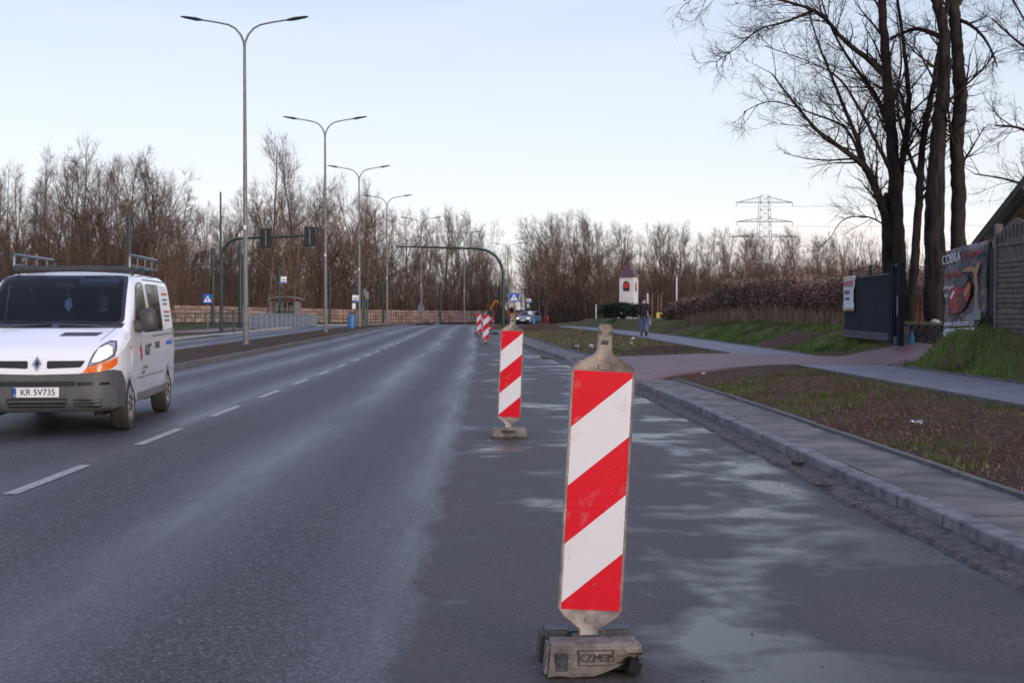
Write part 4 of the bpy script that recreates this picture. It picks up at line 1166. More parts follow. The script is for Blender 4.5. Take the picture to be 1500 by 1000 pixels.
# local x runs along the leaf, local +y is the road side
MB().box((gl / 2, 0, .17), (gl, .10, .16), bev=.01).build("bottom_rail", M['anth_rail'], gate)
MB().box((gl / 2, .0, .075), (gl, .14, .05), bev=.008).build("track", M['anth_rail'], gate)
MB().box((gl / 2, 0, 1.76), (gl, .07, .05), bev=.008).build("top_rail", M['anth_rail'], gate)
n = 52; bar = MB().box((0, 0, 0), (gl / n - .012, .022, 1.48), bev=.003).mesh("slat", M['anthracite'])
for k in range(n): link("slat", bar, gate, (gl * (k + .5) / n, 0, .99))
for k in range(1, 3): MB().box((gl * k / 3, .016, .99), (.03, .02, 1.5)).build("stile", M['anth_rail'], gate)
gp = empty("gate_post", (9.60, 35.75, .58), 0, "twin anthracite gate posts with guide rollers at the drive", "gate post")
for yy in (0, -.62): MB().box((0, yy, 1.03), (.14, .14, 2.06), bev=.008).build("post", M['anthracite'], gp)
MB().box((0, -.31, 2.0), (.05, .6, .06)).build("guide_bar", M['anth_rail'], gp)
MB().box((-.08, -.62, 1.0), (.03, .05, .5)).build("warning_light", M['signback'], gp)
MB().box((0, -.31, .12), (.12, .3, .2), bev=.01).build("motor_box", M['anth_rail'], gp)
st = empty("poster", (0, 0, 0), 0, "torn white poster with red and black lettering on the sliding gate", "poster")
st.location = gate.location + Euler((0, 0, gate.rotation_euler.z)).to_matrix() @ Vector((gl - .95, .05, 1.32)); st.rotation_euler = (0, 0, gate.rotation_euler.z + math.pi)
pw = 1.75
def wavy(w_, h_, mt, name, parent, cut=None, nx=12, nz=12, amp=.02, yoff=0.0):
    V = []
    for j in range(nz + 1):
        for i in range(nx + 1):
            u, v = i / nx - .5, j / nz - .5
            x, z = u * w_, v * h_
            if cut: x, z = cut(x, z, u, v)
            V.append((x, yoff + amp * math.sin(u * 7 + v * 4) * math.cos(v * 6), z))
    FA = [(j * (nx + 1) + i, j * (nx + 1) + i + 1, (j + 1) * (nx + 1) + i + 1, (j + 1) * (nx + 1) + i) for j in range(nz) for i in range(nx)]
    me = MB().add(V, FA).mesh(name, mt, 60, False); o = link(name, me, parent)
    md = o.modifiers.new("thick", 'SOLIDIFY'); md.thickness = .006; md.offset = 1
    return o
def torn(x, z, u, v):
    if u > .1: x -= (u - .1) * (.55 * math.sin(max(0, .35 - v) * 3.2) ** 2 + .1 * math.sin(v * 23))
    return x, z
wavy(pw, 1.0, mat('white_vinyl', (.62, .62, .66), (.48, .48, .52), .6, 0, 2), "sheet", st, torn, amp=.012)
for zz in (.46, -.46):
    for k in range(6): MB().box((-.78 + k * .27, -.022, zz), (.13, .004, .085), (0, .3, 0)).build("yellow_stripe", M['yellow'], st)
text_obj("NIE BLOKUJ", .24, M['red'], st, (-.02, -.03, .28), (R(90), 0, 0), .003, sx=1.15)
text_obj("WYJAZD", .17, M['lamp_dark'], st, (-.22, -.03, .03), (R(90), 0, 0), .003, sx=1.3)
text_obj("z posesji", .15, M['lamp_dark'], st, (-.22, -.03, -.14), (R(90), 0, 0), .003, sx=1.3)
# mesh fence panels behind the gate and up the line
def mesh_fence(p0, p1, h, label):
    p0 = Vector(p0); p1 = Vector(p1); L_ = (p1 - p0).length; u = (p1 - p0) / L_
    root = empty("mesh_fence", p0, 0, label, "fence")
    for k in range(int(L_ / 2.5) + 1):
        q = u * min(L_, k * 2.5); MB().box(q + Vector((0, 0, h / 2)), (.06, .06, h)).build("post", M['anthracite'], root)
    for k in range(9): MB().tube([Vector((0, 0, .1 + k * (h - .15) / 8)), u * L_ + Vector((0, 0, .1 + k * (h - .15) / 8))], .006, 4, False).build("wire", M['anthracite'], root)
    src = MB().tube([(0, 0, .05), (0, 0, h)], .004, 3, False).mesh("upright_wire", M['anthracite'])
    for k in range(int(L_ / .12)): link("upright_wire", src, root, u * (k * .12))
mesh_fence((10.15, 42.6, .72), (10.05, 37.3, .85), 1.95, "anthracite wire mesh fence right behind the sliding gate")
mesh_fence((10.7, 39.6, .95), (14.6, 39.0, 1.0), 1.75, "anthracite wire mesh fence in front of the big trunks")
# openwork slabs facing the step inside the gate
M['lattice'] = mat('openwork_concrete', (0.20, 0.17, 0.14), (0.11, 0.09, 0.075), .9, 0, 6, 6, bump=.3)
lat = empty("openwork_slab", (10.25, 36.72, .57), 0, "openwork concrete slab bank with diamond holes inside the gateway", "retaining slab")
nxh, nzh = 9, 4; W_, H_ = 1.75, .50
for j in range(nzh):
    for i in range(nxh + 1):
        cx = (i + (.5 if j % 2 else 0)) * W_ / nxh; cz = (j + .5) * H_ / nzh
        if cx > W_: continue
        a, b, th = W_ / nxh / 2, H_ / nzh / 2 * 1.15, .028
        # diamond ring = one cell of the slab
        o_ = [(-a, 0), (0, b), (a, 0), (0, -b)]; i_ = [(-a + th * 1.2, 0), (0, b - th * .8), (a - th * 1.2, 0), (0, -b + th * .8)]
        vs = [(cx + x, 0 + .16 * (cz + z), cz + z) for x, z in o_ + i_] + [(cx + x, .10 + .16 * (cz + z), cz + z) for x, z in o_ + i_]
        fs = []
        for k in range(4):
            k2 = (k + 1) % 4
            fs += [(k, k2, 4 + k2, 4 + k), (8 + k, 12 + k, 12 + k2, 8 + k2), (4 + k, 4 + k2, 12 + k2, 12 + k), (k, 8 + k, 8 + k2, k2)]
        MB().add(vs, fs).build("lattice_cell", M['lattice'], lat)
MB().box((.9, .16, .24), (1.9, .04, .5), (-.16, 0, 0)).build("soil_backing", M['soil'], lat)
MB().box((.85, .12, .53), (1.8, .12, .05), (0, .0, .02)).build("coping", M['lattice'], lat)
bp = empty("concrete_bollard", (10.02, 36.25, .56), 0, "stubby pale concrete block beside the gate post", "block"); MB().box((0, 0, .24), (.18, .2, .48), bev=.02).build("body", M['lattice'], bp)
wb = empty("blue_bottle", (10.16, 36.1, .57), 0, "bright blue plastic bottle standing by the gate post", "bottle")
MB().lathe([(.05, 0), (.055, .02), (.055, .2), (.02, .3), (.02, .36)], n=10).build("body", mat('cyan_plastic', (.02, .30, .50), None, .4), wb, sm=40)
lump("stone", (11.6, 39.0, 1.12), (.14, .12, .1), M['stone'], "pale block of stone on the raised ground inside the gateway", "stone", None, 12)

# ---------------------------------------------------------------- second gate leaf with the banner
def banner():
    root = empty("banner_fence", (9.75, 31.9, .74), R(-90), "anthracite fence leaf that carries the advertising banner", "fence")
    for x in (0, 2.95): MB().box((x, 0, 1.0), (.11, .11, 2.0), bev=.006).build("post", M['anthracite'], root)
    for z in (.25, 1.75): MB().box((1.47, .0, z), (2.85, .05, .06)).build("rail", M['anthracite'], root)
    src = MB().box((0, 0, 1.0), (.06, .02, 1.5)).mesh("slat", M['anthracite'])
    for k in range(1, 20): link("slat", src, root, (2.95 * k / 20, 0.02, 0))
    W, H = 2.85, 1.98
    bn = empty("advertising_banner", (9.68, 30.40, .78 + H / 2 + .02), R(-90), "wrinkled dark vinyl advertising banner printed with a red sports car", "banner")
    def print_mat(name, stops, sc, stretch=(1, 1, 1)):
        m = bpy.data.materials.new(name); t, N, L, P = nodes_of(m); P.inputs['Roughness'].default_value = .65; P.inputs['Specular IOR Level'].default_value = .25
        tc = N.new("ShaderNodeTexCoord"); mp = N.new("ShaderNodeMapping"); mp.inputs['Scale'].default_value = stretch; L.new(tc.outputs['Object'], mp.inputs[0])
        n = N.new("ShaderNodeTexNoise"); n.inputs['Scale'].default_value = sc; n.inputs['Detail'].default_value = 6; n.inputs['Roughness'].default_value = .6; n.inputs['Distortion'].default_value = 1.2; L.new(mp.outputs[0], n.inputs[0])
        r = N.new("ShaderNodeValToRGB"); e = r.color_ramp.elements
        while len(e) < len(stops): e.new(.5)
        for k, (p, q) in enumerate(stops): e[k].position = p; e[k].color = (*q, 1)
        L.new(n.outputs[0], r.inputs[0]); L.new(r.outputs[0], P.inputs['Base Color']); return m
    bmat = print_mat('printed_banner_vinyl', [(.30, (.022, .024, .03)), (.46, (.07, .07, .085)), (.54, (.13, .10, .10)), (.62, (.20, .19, .21)), (.74, (.05, .045, .05))], 1.9, (1, 1, 1.4))
    def droop(x, z, u, v):
        if v < -.2: x -= .5 * sstep(-.2, -.5, v) * (u + .5) ; z += .10 * sstep(-.2, -.5, v) * (u + .5)
        return x, z + .12 * (u + .5)
    wavy(W, H, bmat, "vinyl_sheet", bn, droop, 16, 16, .03)
    f = lambda x, z: (x, -.05, z)
    rt = (R(90), 0, 0)
    wm = mat('banner_white', (.62, .62, .66), (.5, .5, .55), .5); rm = print_mat('banner_red', [(.35, (.10, .012, .014)), (.5, (.36, .04, .04)), (.6, (.22, .03, .03)), (.72, (.42, .20, .16))], 5); om = print_mat('banner_amber', [(.35, (.10, .05, .03)), (.48, (.42, .25, .10)), (.58, (.22, .10, .05)), (.7, (.55, .42, .26))], 5)
    text_obj("COBRA", .30, wm, bn, f(-.82, .80), (R(90), R(-2.4), 0), .003, sx=1.3)
    text_obj("car cosmetics", .22, rm, bn, f(.62, .87), (R(90), R(-2.4), 0), .003, sx=1.05)
    text_obj("auto detailing", .24, rm, bn, f(-.62, .46), rt, .003, sx=1.0)
    text_obj("polerowanie", .13, wm, bn, f(-.98, .18), rt, .003, sx=1.1); text_obj("lakieru", .13, wm, bn, f(-1.1, .0), rt, .003, sx=1.1)
    text_obj("woski", .12, om, bn, f(-1.12, -.24), rt, .003); text_obj("folie", .12, om, bn, f(-1.12, -.42), rt, .003)
    text_obj("www.studiocobra.pl", .20, wm, bn, f(-.25, -.60), (R(90), R(-1.5), 0), .003, sx=1.25)
    MB().prism([(-1.38, -.84), (-1.2, -.96), (.68, -.88), (.80, -.68), (-1.2, -.74)], -.055, -.05).build("white_strip", wm, bn)
    text_obj("STUDIO", .16, M['black'], bn, f(-.72, -.84), (R(90), R(-2), 0), .008, sx=1.35); text_obj("LAKIERU", .16, rm, bn, f(.22, -.80), (R(90), R(-2), 0), .008, sx=1.35)
    # car: side body, nose, roof glass, wheel and flame swirl, as flat print
    MB().prism([(-.92, -.18), (-.95, .02), (-.78, .16), (-.45, .20), (-.2, .12), (.1, .16), (.45, .30), (.56, .22), (.5, .0), (.2, -.26), (-.2, -.38), (-.7, -.40)], -.058, -.054).build("printed_car_body", rm, bn)
    MB().prism([(-.42, .22), (-.25, .38), (.15, .44), (.42, .34), (.1, .18), (-.2, .14)], -.062, -.058).build("printed_car_glass", M['lamp_dark'], bn)
    MB().lathe([(.0, 0), (.21, 0), (.21, .004)], (-.05, -.066, -.14), 16, 'y').build("printed_wheel", M['black'], bn)
    MB().prism([(-.86, -.06), (-.62, .10), (-.5, .08), (-.72, -.08)], -.064, -.060).build("printed_headlamp", wm, bn)
    MB().prism([(.1, .04), (.48, .26), (.52, .16), (.2, -.06)], -.064, -.060).build("printed_highlight", om, bn)
    MB().prism([(-.1, .50), (.2, .58), (.5, .60), (.8, .56), (1.0, .66), (1.12, .70), (1.08, .56), (.96, .44), (.92, .30), (1.0, .16), (.93, .02), (.96, -.14), (1.08, -.30), (.98, -.28), (.86, -.16), (.80, .0), (.84, .16), (.74, .26), (.78, .40), (.62, .50), (.4, .48), (.2, .50)], -.058, -.054).build("printed_flame", om, bn)
    MB().prism([(.3, -.42), (1.2, -.3), (1.22, -.5), (.62, -.56), (.1, -.52)], -.058, -.054).build("printed_road", M['signback'], bn)
banner()

# ---------------------------------------------------------------- concrete panel fence and hut
M['panel_c'] = mat('grey_cast_panel', (0.125, 0.105, 0.09), (0.06, 0.05, 0.043), .9, 0, 7, 7, bump=.4, rnd=.08)
cf = empty("concrete_fence", (9.72, 28.45, .95), R(-90), "grey cast concrete panel fence with an arched top panel", "fence")
for x in (0, 2.05, 4.1): MB().box((x, 0, 1.12), (.13, .14, 2.24), bev=.01).build("post", M['concrete_dk'], cf)
for s in range(2):
    x0 = s * 2.05 + .07
    for r_ in range(3):
        pl = MB().box((x0 + .955, 0, .30 + r_ * .5), (1.9, .05, .49)).build("panel", M['panel_c'], cf)
        for q in range(5):
            mb = MB(); mb.box((x0 + .955, -.034, .10 + r_ * .5 + q * .096), (1.88, .03, .08), bev=.012); mb.build("course", M['panel_c'], pl)
    arch = [(0, 1.545), (0, 2.02), (.2, 2.10), (.5, 2.20), (.955, 2.30), (1.41, 2.20), (1.71, 2.10), (1.91, 2.02), (1.91, 1.545)]
    tp = MB().prism([(x0 + a, b) for a, b in arch], -.025, .025).build("arched_panel", M['panel_c'], cf)
    for q in range(8): MB().box((x0 + .2 + q * .215, -.035, 1.95 + .12 * math.sin(math.pi * (q + .5) / 8)), (.05, .03, .22), bev=.01).build("relief_bar", M['panel_c'], tp)
    MB().box((x0 + .955, -.03, 1.80), (1.9, .04, .06), bev=.01).build("moulding", M['panel_c'], tp)

M['wood_dk'] = mat('dark_brown_timber', (0.062, 0.044, 0.033), (0.03, 0.021, 0.016), .8, 0, 3, 6, stretch=(1, 1, 8))
M['wood_grey'] = mat('grey_timber', (0.19, 0.16, 0.135), (0.12, 0.10, 0.085), .85, 0, 4, 6)
M['roof_green'] = mat('dark_green_roof', (0.012, 0.024, 0.019), (0.008, 0.016, 0.013), .7, 0, 3, 5)
hut = empty("timber_hut", (9.95, 30.4, 1.05), R(-27), "open timber hut with dark green gable roof behind the concrete fence", "hut")
ex_, ez_, rx_, rz_ = 0.0, 1.93, 2.45, 5.15      # eave and ridge relative to hut origin
sl_ = (rz_ - ez_) / rx_
for s in (0, 1):
    f_ = (lambda x: x) if s == 0 else (lambda x: 2 * rx_ - x)
    rf = MB().prism([(f_(-.12), ez_ - .12 * sl_ + .02), (f_(rx_), rz_ + .02), (f_(rx_), rz_ + .08), (f_(-.12), ez_ - .12 * sl_ + .08)], -.1, 4.0).build("roof_slope", M['roof_green'], hut)
    MB().prism([(f_(-.12), ez_ - .12 * sl_ - .10), (f_(rx_), rz_ - .10), (f_(rx_), rz_ + .01), (f_(-.12), ez_ - .12 * sl_ + .01)], -.13, -.05).build("barge_board", M['roof_green'], rf)
MB().prism([(.1, ez_ - .02), (rx_, rz_ - .2), (2 * rx_ - .1, ez_ - .02)], 1.2, 1.26).build("gable_boarding", M['wood_dk'], hut)
MB().box((rx_, .25, ez_ + .0), (2 * rx_ - .2, .14, .16)).build("tie_beam", M['wood_dk'], hut)
MB().box((rx_, .25, ez_ + 1.05), (2.9, .10, .12)).build("collar_beam", M['wood_grey'], hut)
for x, a in ((1.35, .5), (3.55, -.5)): MB().box((x, .22, ez_ + 1.5), (.10, .08, 1.3), (0, a + .35 * (1 if a > 0 else -1), 0)).build("strut", M['wood_grey'], hut)
for x in (.35, 4.55):
    for yy in (.25, 3.6): MB().box((x, yy, .95), (.15, .15, 1.95)).build("post", M['wood_grey'], hut)
MB().box((rx_, 3.75, 1.0), (4.3, .06, 2.0)).build("back_wall", M['wood_dk'], hut)
MB().box((.38, 2.0, .55), (.06, 3.4, 1.1)).build("side_wall", M['wood_dk'], hut)
hb = empty("hanging_plant_pot", (10.36, 30.5, 2.52), 0, "small green plant hanging from the hut post", "plant")
mb = MB()
rr = random.Random(3)
for k in range(60):
    a, b, r_ = rr.uniform(0, 6.28), rr.uniform(-.25, .12), rr.uniform(.03, .14)
    c = Vector((r_ * math.cos(a), r_ * math.sin(a), b)); d = Vector((rr.uniform(-1, 1), rr.uniform(-1, 1), rr.uniform(-1, .3))).normalized() * .06; e = Vector((rr.uniform(-1, 1), rr.uniform(-1, 1), rr.uniform(-1, 1))).normalized() * .025
    mb.add([c, c + d + e, c + d * 1.6, c + d - e], [(0, 1, 2, 3)])
mb.build("leaves", mat('teal_leaves', (.05, .14, .09), (.03, .08, .05), .6), hb)
MB().tube([(0, 0, .1), (0, 0, .5)], .006, 4).build("cord", M['wood_grey'], hb)

# ---------------------------------------------------------------- wayside shrine, juniper, garden bits
M['plaster'] = mat('white_plaster', (0.66, 0.62, 0.62), (0.52, 0.48, 0.48), .85, 0, 2, 7, bump=.1)
M['tin_red'] = mat('maroon_tin', (0.085, 0.032, 0.034), (0.055, 0.022, 0.024), .5, 0, 4)
sd = 102.0; sp = on_ground(921, sd); sp.z = gz(sp.x, sd)
sh = empty("wayside_shrine", sp, R(-24), "white wayside shrine with maroon pyramid roof behind the juniper", "shrine")
hw = .53; bz = 2.98
MB().box((0, 0, bz / 2), (hw * 2, hw * 2, bz), bev=.01).build("pillar", M['plaster'], sh)
MB().box((0, 0, .15), (1.25, 1.25, .3), bev=.02).build("plinth", M['plaster'], sh)
MB().add([(-.72, -.72, bz), (.72, -.72, bz), (.72, .72, bz), (-.72, .72, bz), (-.68, -.68, bz + .05), (.68, -.68, bz + .05), (.68, .68, bz + .05), (-.68, .68, bz + .05), (0, 0, bz + .86)], [(0, 3, 2, 1), (0, 1, 5, 4), (1, 2, 6, 5), (2, 3, 7, 6), (3, 0, 4, 7), (4, 5, 8), (5, 6, 8), (6, 7, 8), (7, 4, 8)]).build("roof", M['tin_red'], sh)
cr = MB().tube([(0, 0, bz + .8), (0, 0, bz + 1.55)], .03, 6).build("cross", M['lamp_dark'], sh)
MB().tube([(-.16, 0, bz + 1.3), (.16, 0, bz + 1.3)], .03, 6).build("cross_bar", M['lamp_dark'], cr)
def niche(parent, rz, w_, lab):
    prof = [(-w_, -.34), (w_, -.34), (w_, .12)] + [(w_ * math.cos(a), .12 + w_ * math.sin(a)) for a in np.linspace(.3, math.pi - .3, 7)] + [(-w_, .12)]
    o = MB().prism([(x, z + 2.32) for x, z in prof], -hw - .012, -hw + .02).build("niche", M['black'], parent, (0, 0, 0), (0, 0, rz))
    MB().prism([(x * .72, z * .55 + 2.38) for x, z in prof], -hw - .03, -hw - .013).build("red_flowers", M['red'], o)
    MB().box((0, -hw - .02, 2.02), (w_ * 1.2, .02, .12)).build("figure_base", M['lamp_dark'], o)
niche(sh, 0, .24, ""); niche(sh, R(90), .16, "")

def foliage(name, pts, size, mt, parent, seed=1, flat=.4):
    r = np.random.RandomState(seed); P0 = np.array(pts, dtype=np.float32); n = len(P0)
    d = r.normal(0, 1, (n, 3)); d /= np.linalg.norm(d, axis=1)[:, None]; e = np.cross(d, r.normal(0, 1, (n, 3))); e /= np.linalg.norm(e, axis=1)[:, None]
    s = r.uniform(.5, 1.3, (n, 1)) * size
    V = np.stack([P0 - d * s, P0 + e * s * flat, P0 + d * s, P0 - e * s * flat], 1).reshape(-1, 3)
    FA = np.arange(n)[:, None] * 4 + np.array([0, 1, 2, 3])
    return link(name, raw_mesh(name, V, FA, mt, 4), parent)
M['juniper'] = mat('juniper_green', (0.022, 0.040, 0.026), (0.010, 0.018, 0.013), .8, 0, 3, 6, spec=.2)
jd = 96.0; jp = on_ground(912, jd)
ju = empty("juniper_bush", jp, 0, "wide low dark juniper bush in front of the shrine", "bush"); ju.scale = (1.18, 1.1, 1.25)
r_ = np.random.RandomState(4); pts = []
for k in range(26):            # layered fans of twigs
    c = np.array([r_.uniform(-1.15, 1.15), r_.uniform(-.7, .7), 0]); top = 1.05 * (1 - .45 * abs(c[0]) / 1.2) * r_.uniform(.55, 1.05)
    L0 = r_.uniform(.35, .6)
    for q in range(260):
        a = r_.uniform(0, 6.28); l = L0 * math.sqrt(r_.uniform()); pts.append((c[0] + l * math.cos(a), c[1] + l * math.sin(a), max(.03, (top - .25 * l + r_.normal(0, .05)) * (1 if q % 3 else r_.uniform(.15, 1)))))
foliage("foliage", pts, .07, M['juniper'], ju, 3)
for k in range(6): MB().tube([(0, 0, -.05), (r_.uniform(-.8, .8), r_.uniform(-.4, .4), .6)], [.05, .02], 5).build("stem", M['wood_dk'], ju)
# little garden hut of posts and yellow boxes to the right of the shrine
gdn = empty("garden_pergola", on_ground(962, 108), R(10), "small timber pergola with dark posts right of the shrine", "pergola")
for x in (-.35, .35):
    for yy in (0, .9): MB().box((x, yy, .95), (.09, .09, 1.9)).build("post", mat('reddish_timber', (.17, .085, .055), None, .8), gdn)
MB().box((0, .45, 1.93), (1.1, 1.3, .08)).build("top", M['wood_dk'], gdn)
for px, w_, lab in ((967, .55, "yellow planter box nearest the pergola posts"), (977, .75, "wider yellow planter box beside the reeds")):
    pb = empty("planter_box", on_ground(px, 104), 0, lab, "planter"); MB().box((0, 0, .22), (w_, .5, .44), bev=.01).build("box", M['yellow'], pb); MB().box((0, -.255, .2), (.12, .02, .3)).build("dark_slot", M['wood_dk'], pb)
for px, d, h, lab in ((948.5, 78, 2.1, "grey concrete post right behind the walking man"), (991, 90, 2.6, "thin pale pole at the left edge of the reeds"), (873, 122, 1.55, "short white post on the grass left of the juniper")):
    q = empty("slim_post", on_ground(px, d), 0, lab, "post"); MB().tube([(0, 0, 0), (0, 0, h)], .05, 6).build("shaft", M['plaster'], q); MB().lathe([(.06, 0), (.02, .05)], (0, 0, h), 6).build("cap", M['plaster'], q)
hy = empty("hydrant_post", on_ground(802, 150), 0, "red hydrant post beside the last street lamp", "hydrant")
MB().lathe([(.14, 0), (.14, .06), (.1, .08), (.1, .75), (.13, .78), (.13, .86), (.06, .95)], n=10).build("body", M['red'], hy); MB().tube([(-.18, 0, .65), (.18, 0, .65)], .05, 8).build("outlets", M['red'], hy)

# ---------------------------------------------------------------- high-voltage pylon far away, with wires
M['pylon'] = mat('pylon_steel', (0.17, 0.17, 0.19), None, .6, .3)
pd = 640.0
py0 = at(1119, 452, pd); S_ = pd / 2083
pyl = empty("pylon", (py0.x, pd, 0), 0, "distant lattice power pylon with three cross arms above the wood", "pylon")
zt = (452 - 287) * S_ + 1.5
def lat_leg(x0, x1, z0, z1, n, wd0, wd1):
    mb = MB()
    for k in range(n):
        a, b = k / n, (k + 1) / n; za, zc = z0 + (z1 - z0) * a, z0 + (z1 - z0) * b
        wa, wc = wd0 + (wd1 - wd0) * a, wd0 + (wd1 - wd0) * b
        for s in (-1, 1):
            for yy in (-1, 1): mb.tube([(s * wa, yy * wa, za), (s * wc, yy * wc, zc)], .10, 4, False)
            mb.tube([(s * wa, -wa, za), (-s * wc, -wc, zc)], .07, 4, False)
        mb.tube([(-wc, -wc, zc), (wc, -wc, zc)], .07, 4, False)
    return mb
lat_leg(0, 0, 0, zt, 16, 4.2, 2.0).build("lattice_tower", M['pylon'], pyl)["kind"] = "stuff"
for (yp, half, up) in ((297, 12.6, 2.6), (325, 12.6, 1.6), (347, 15.5, 1.2)):
    z = (452 - yp) * S_ + 1.5; mb = MB()
    for s in (-1, 1):
        mb.tube([(0, 0, z), (s * half, 0, z)], .16, 4, False); mb.tube([(s * 1.5, 0, z + up), (s * half, 0, z)], .13, 4, False)
        for k in range(1, 6): mb.tube([(s * half * k / 6, 0, z), (s * half * (k - .5) / 6, 0, z + up * (1 - (k - .5) / 6))], .07, 4, False)
    ar = mb.build("cross_arm", M['pylon'], pyl)
    for s in (-1, 1): MB().tube([(s * half, 0, z), (s * half, 0, z - 1.8)], .12, 4).build("insulator", M['pylon'], ar)
for (yp, half) in ((297, 12.6), (325, 12.6)):
    z = (452 - yp) * S_ + 1.5 - 1.8
    for s in (-1, 1):
        a = Vector((py0.x + s * half, pd, z)); b = Vector((py0.x + s * half + 230, 330, z - 2)); pts = []
        for k in range(15): u = k / 14; p = a.lerp(b, u); p.z -= 11 * 4 * u * (1 - u) * .5; pts.append(p)
        tag(MB().tube(pts, .035, 3, False).build("power_wire", M['pylon']), "thin power wire sagging from the distant pylon to the right", "wire", "wires of the distant pylon")
# ---------------------------------------------------------------- white van
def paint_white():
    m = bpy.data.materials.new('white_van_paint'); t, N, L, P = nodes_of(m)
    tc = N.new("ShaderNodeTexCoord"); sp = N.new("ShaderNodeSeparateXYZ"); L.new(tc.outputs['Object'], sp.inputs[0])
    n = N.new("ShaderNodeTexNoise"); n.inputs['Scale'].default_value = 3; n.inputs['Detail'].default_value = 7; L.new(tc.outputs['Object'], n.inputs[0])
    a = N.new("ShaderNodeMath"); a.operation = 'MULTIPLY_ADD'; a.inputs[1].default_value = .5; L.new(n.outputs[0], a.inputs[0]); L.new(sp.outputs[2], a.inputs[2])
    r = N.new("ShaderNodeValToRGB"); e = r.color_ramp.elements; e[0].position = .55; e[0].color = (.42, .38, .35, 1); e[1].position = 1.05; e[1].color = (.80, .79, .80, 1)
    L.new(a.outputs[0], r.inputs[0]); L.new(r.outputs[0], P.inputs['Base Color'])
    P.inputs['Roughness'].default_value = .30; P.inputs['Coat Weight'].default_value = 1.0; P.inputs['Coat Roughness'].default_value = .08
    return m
M['van_white'] = paint_white()
M['bumper'] = mat('grey_bumper_plastic', (0.085, 0.085, 0.09), (0.062, 0.061, 0.064), .6, 0, 5, 6)
M['glossblack'] = mat('black_trim', (0.008, 0.008, 0.009), None, .25)
M['cabin'] = mat('dark_cabin', (0.030, 0.036, 0.045), None, .8)
M['dash'] = mat('cabin_dash', (0.10, 0.12, 0.13), None, .7)
M['wheel_silver'] = mat('silver_wheel', (0.42, 0.40, 0.38), (0.24, 0.22, 0.205), .45, .3, 8)
M['mirror_grey'] = mat('grey_mirror_shell', (0.060, 0.058, 0.056), None, .55)
M['chrome'] = mat('chrome', (0.6, 0.6, 0.62), None, .2, 1.0)
M['amber'] = mat('amber_lens', (0.80, 0.17, 0.015), (0.62, 0.10, 0.01), .2, 0, 18)
M['lens'] = mat('headlamp_reflector', (0.42, 0.44, 0.48), (0.25, 0.27, 0.31), .12, .6, 14)
M['windscreen'] = glass('windscreen_glass', (.42, .56, .66), -.03)
M['sideglass'] = glass('tinted_side_glass', (.10, .12, .13), .20)
HL = emis('lit_headlamp', (1.0, .82, .52), 5.0)
HL2 = emis('glowing_reflector', (1.0, .72, .40), .75)

def smooth_tab(tab):
    return lerp_tab(tab)
Tt = smooth_tab([(0, .64), (.015, .76), (.04, .88), (.07, .95), (.12, 1.005), (.22, 1.06), (.5, 1.17), (.74, 1.25), (.82, 1.285), (.95, 1.385), (1.15, 1.545), (1.4, 1.73), (1.58, 1.85), (1.66, 1.895), (1.78, 1.925), (2.0, 1.945), (2.7, 1.965), (4.2, 1.95), (4.52, 1.925), (4.66, 1.87), (4.73, 1.74), (4.77, 1.5), (4.78, 1.2)])
Wt = smooth_tab([(0, .56), (.015, .64), (.04, .71), (.08, .765), (.14, .81), (.25, .865), (.4, .905), (.6, .93), (.9, .945), (1.3, .95), (4.3, .95), (4.58, .94), (4.70, .915), (4.75, .88), (4.78, .82)])
Bt = smooth_tab([(0, .38), (.03, .31), (.1, .265), (.3, .25), (4.2, .28), (4.6, .32), (4.78, .42)])
def van_half(u, z):
    W = Wt(u)
    t = 0.0
    if z > 1.02: t = .135 * ((z - 1.02) / .93) ** 1.35
    if z < .55: t += .05 * ((.55 - z) / .3) ** 2 * .5
    bulge = .012 * math.exp(-((z - .88) / .08) ** 2) if u > .9 else 0
    return W * (1 - t) + bulge
def van_section(u, ns=26, nt_=12, nb=4):
    T, B = Tt(u), Bt(u); h = T - B
    rc = min(.15, .42 * h); rb = min(.05, .2 * h)
    pts = []
    for k in range(nb): pts.append((van_half(u, B + rb) * .9 * k / nb, B))
    zs0, zs1 = B + rb, T - rc - .03
    for k in range(ns + 1):
        z = zs0 + (zs1 - zs0) * k / ns
        pts.append((van_half(u, z), z))
    wc = van_half(u, zs1); wt_ = van_half(u, T)
    for k in range(1, 7):                       # roof corner
        a = math.pi / 2 * k / 6
        x = wc - rc * 1.05 * (1 - math.cos(a)) ; z = zs1 + rc * math.sin(a)
        pts.append((x, z))
    x1, z1 = pts[-1]
    for k in range(1, nt_ + 1):
        s = k / nt_; x = x1 * (1 - s); pts.append((x, z1 + (T - z1) * (1 - (1 - s) ** 2)))
    return pts
us = [0, .008, .015, .027, .04, .055, .07, .095, .12, .15, .18, .22] + rng(.27, .8, .05) + rng(.8, 1.85, .035) + rng(1.85, 4.45, .06) + [4.5, 4.56, 4.61, 4.66, 4.70, 4.73, 4.75, 4.77, 4.78]
secs = [van_section(u) for u in us]
npt = len(secs[0])
Vv = []
for u, s in zip(us, secs):
    for x, z in s: Vv.append((x, u, z))
    for x, z in s[::-1][1:-1]: Vv.append((-x, u, z))
nr = len(secs[0]) * 2 - 2
Fv = [(j * nr + i, j * nr + (i + 1) % nr, (j + 1) * nr + (i + 1) % nr, (j + 1) * nr + i) for j in range(len(us) - 1) for i in range(nr)]
Fv += [tuple(range(nr))[::-1], tuple((len(us) - 1) * nr + i for i in range(nr))]
van_mb = MB().add(Vv, Fv)
bvh = BVHTree.FromPolygons([Vector(v) for v in Vv], Fv)

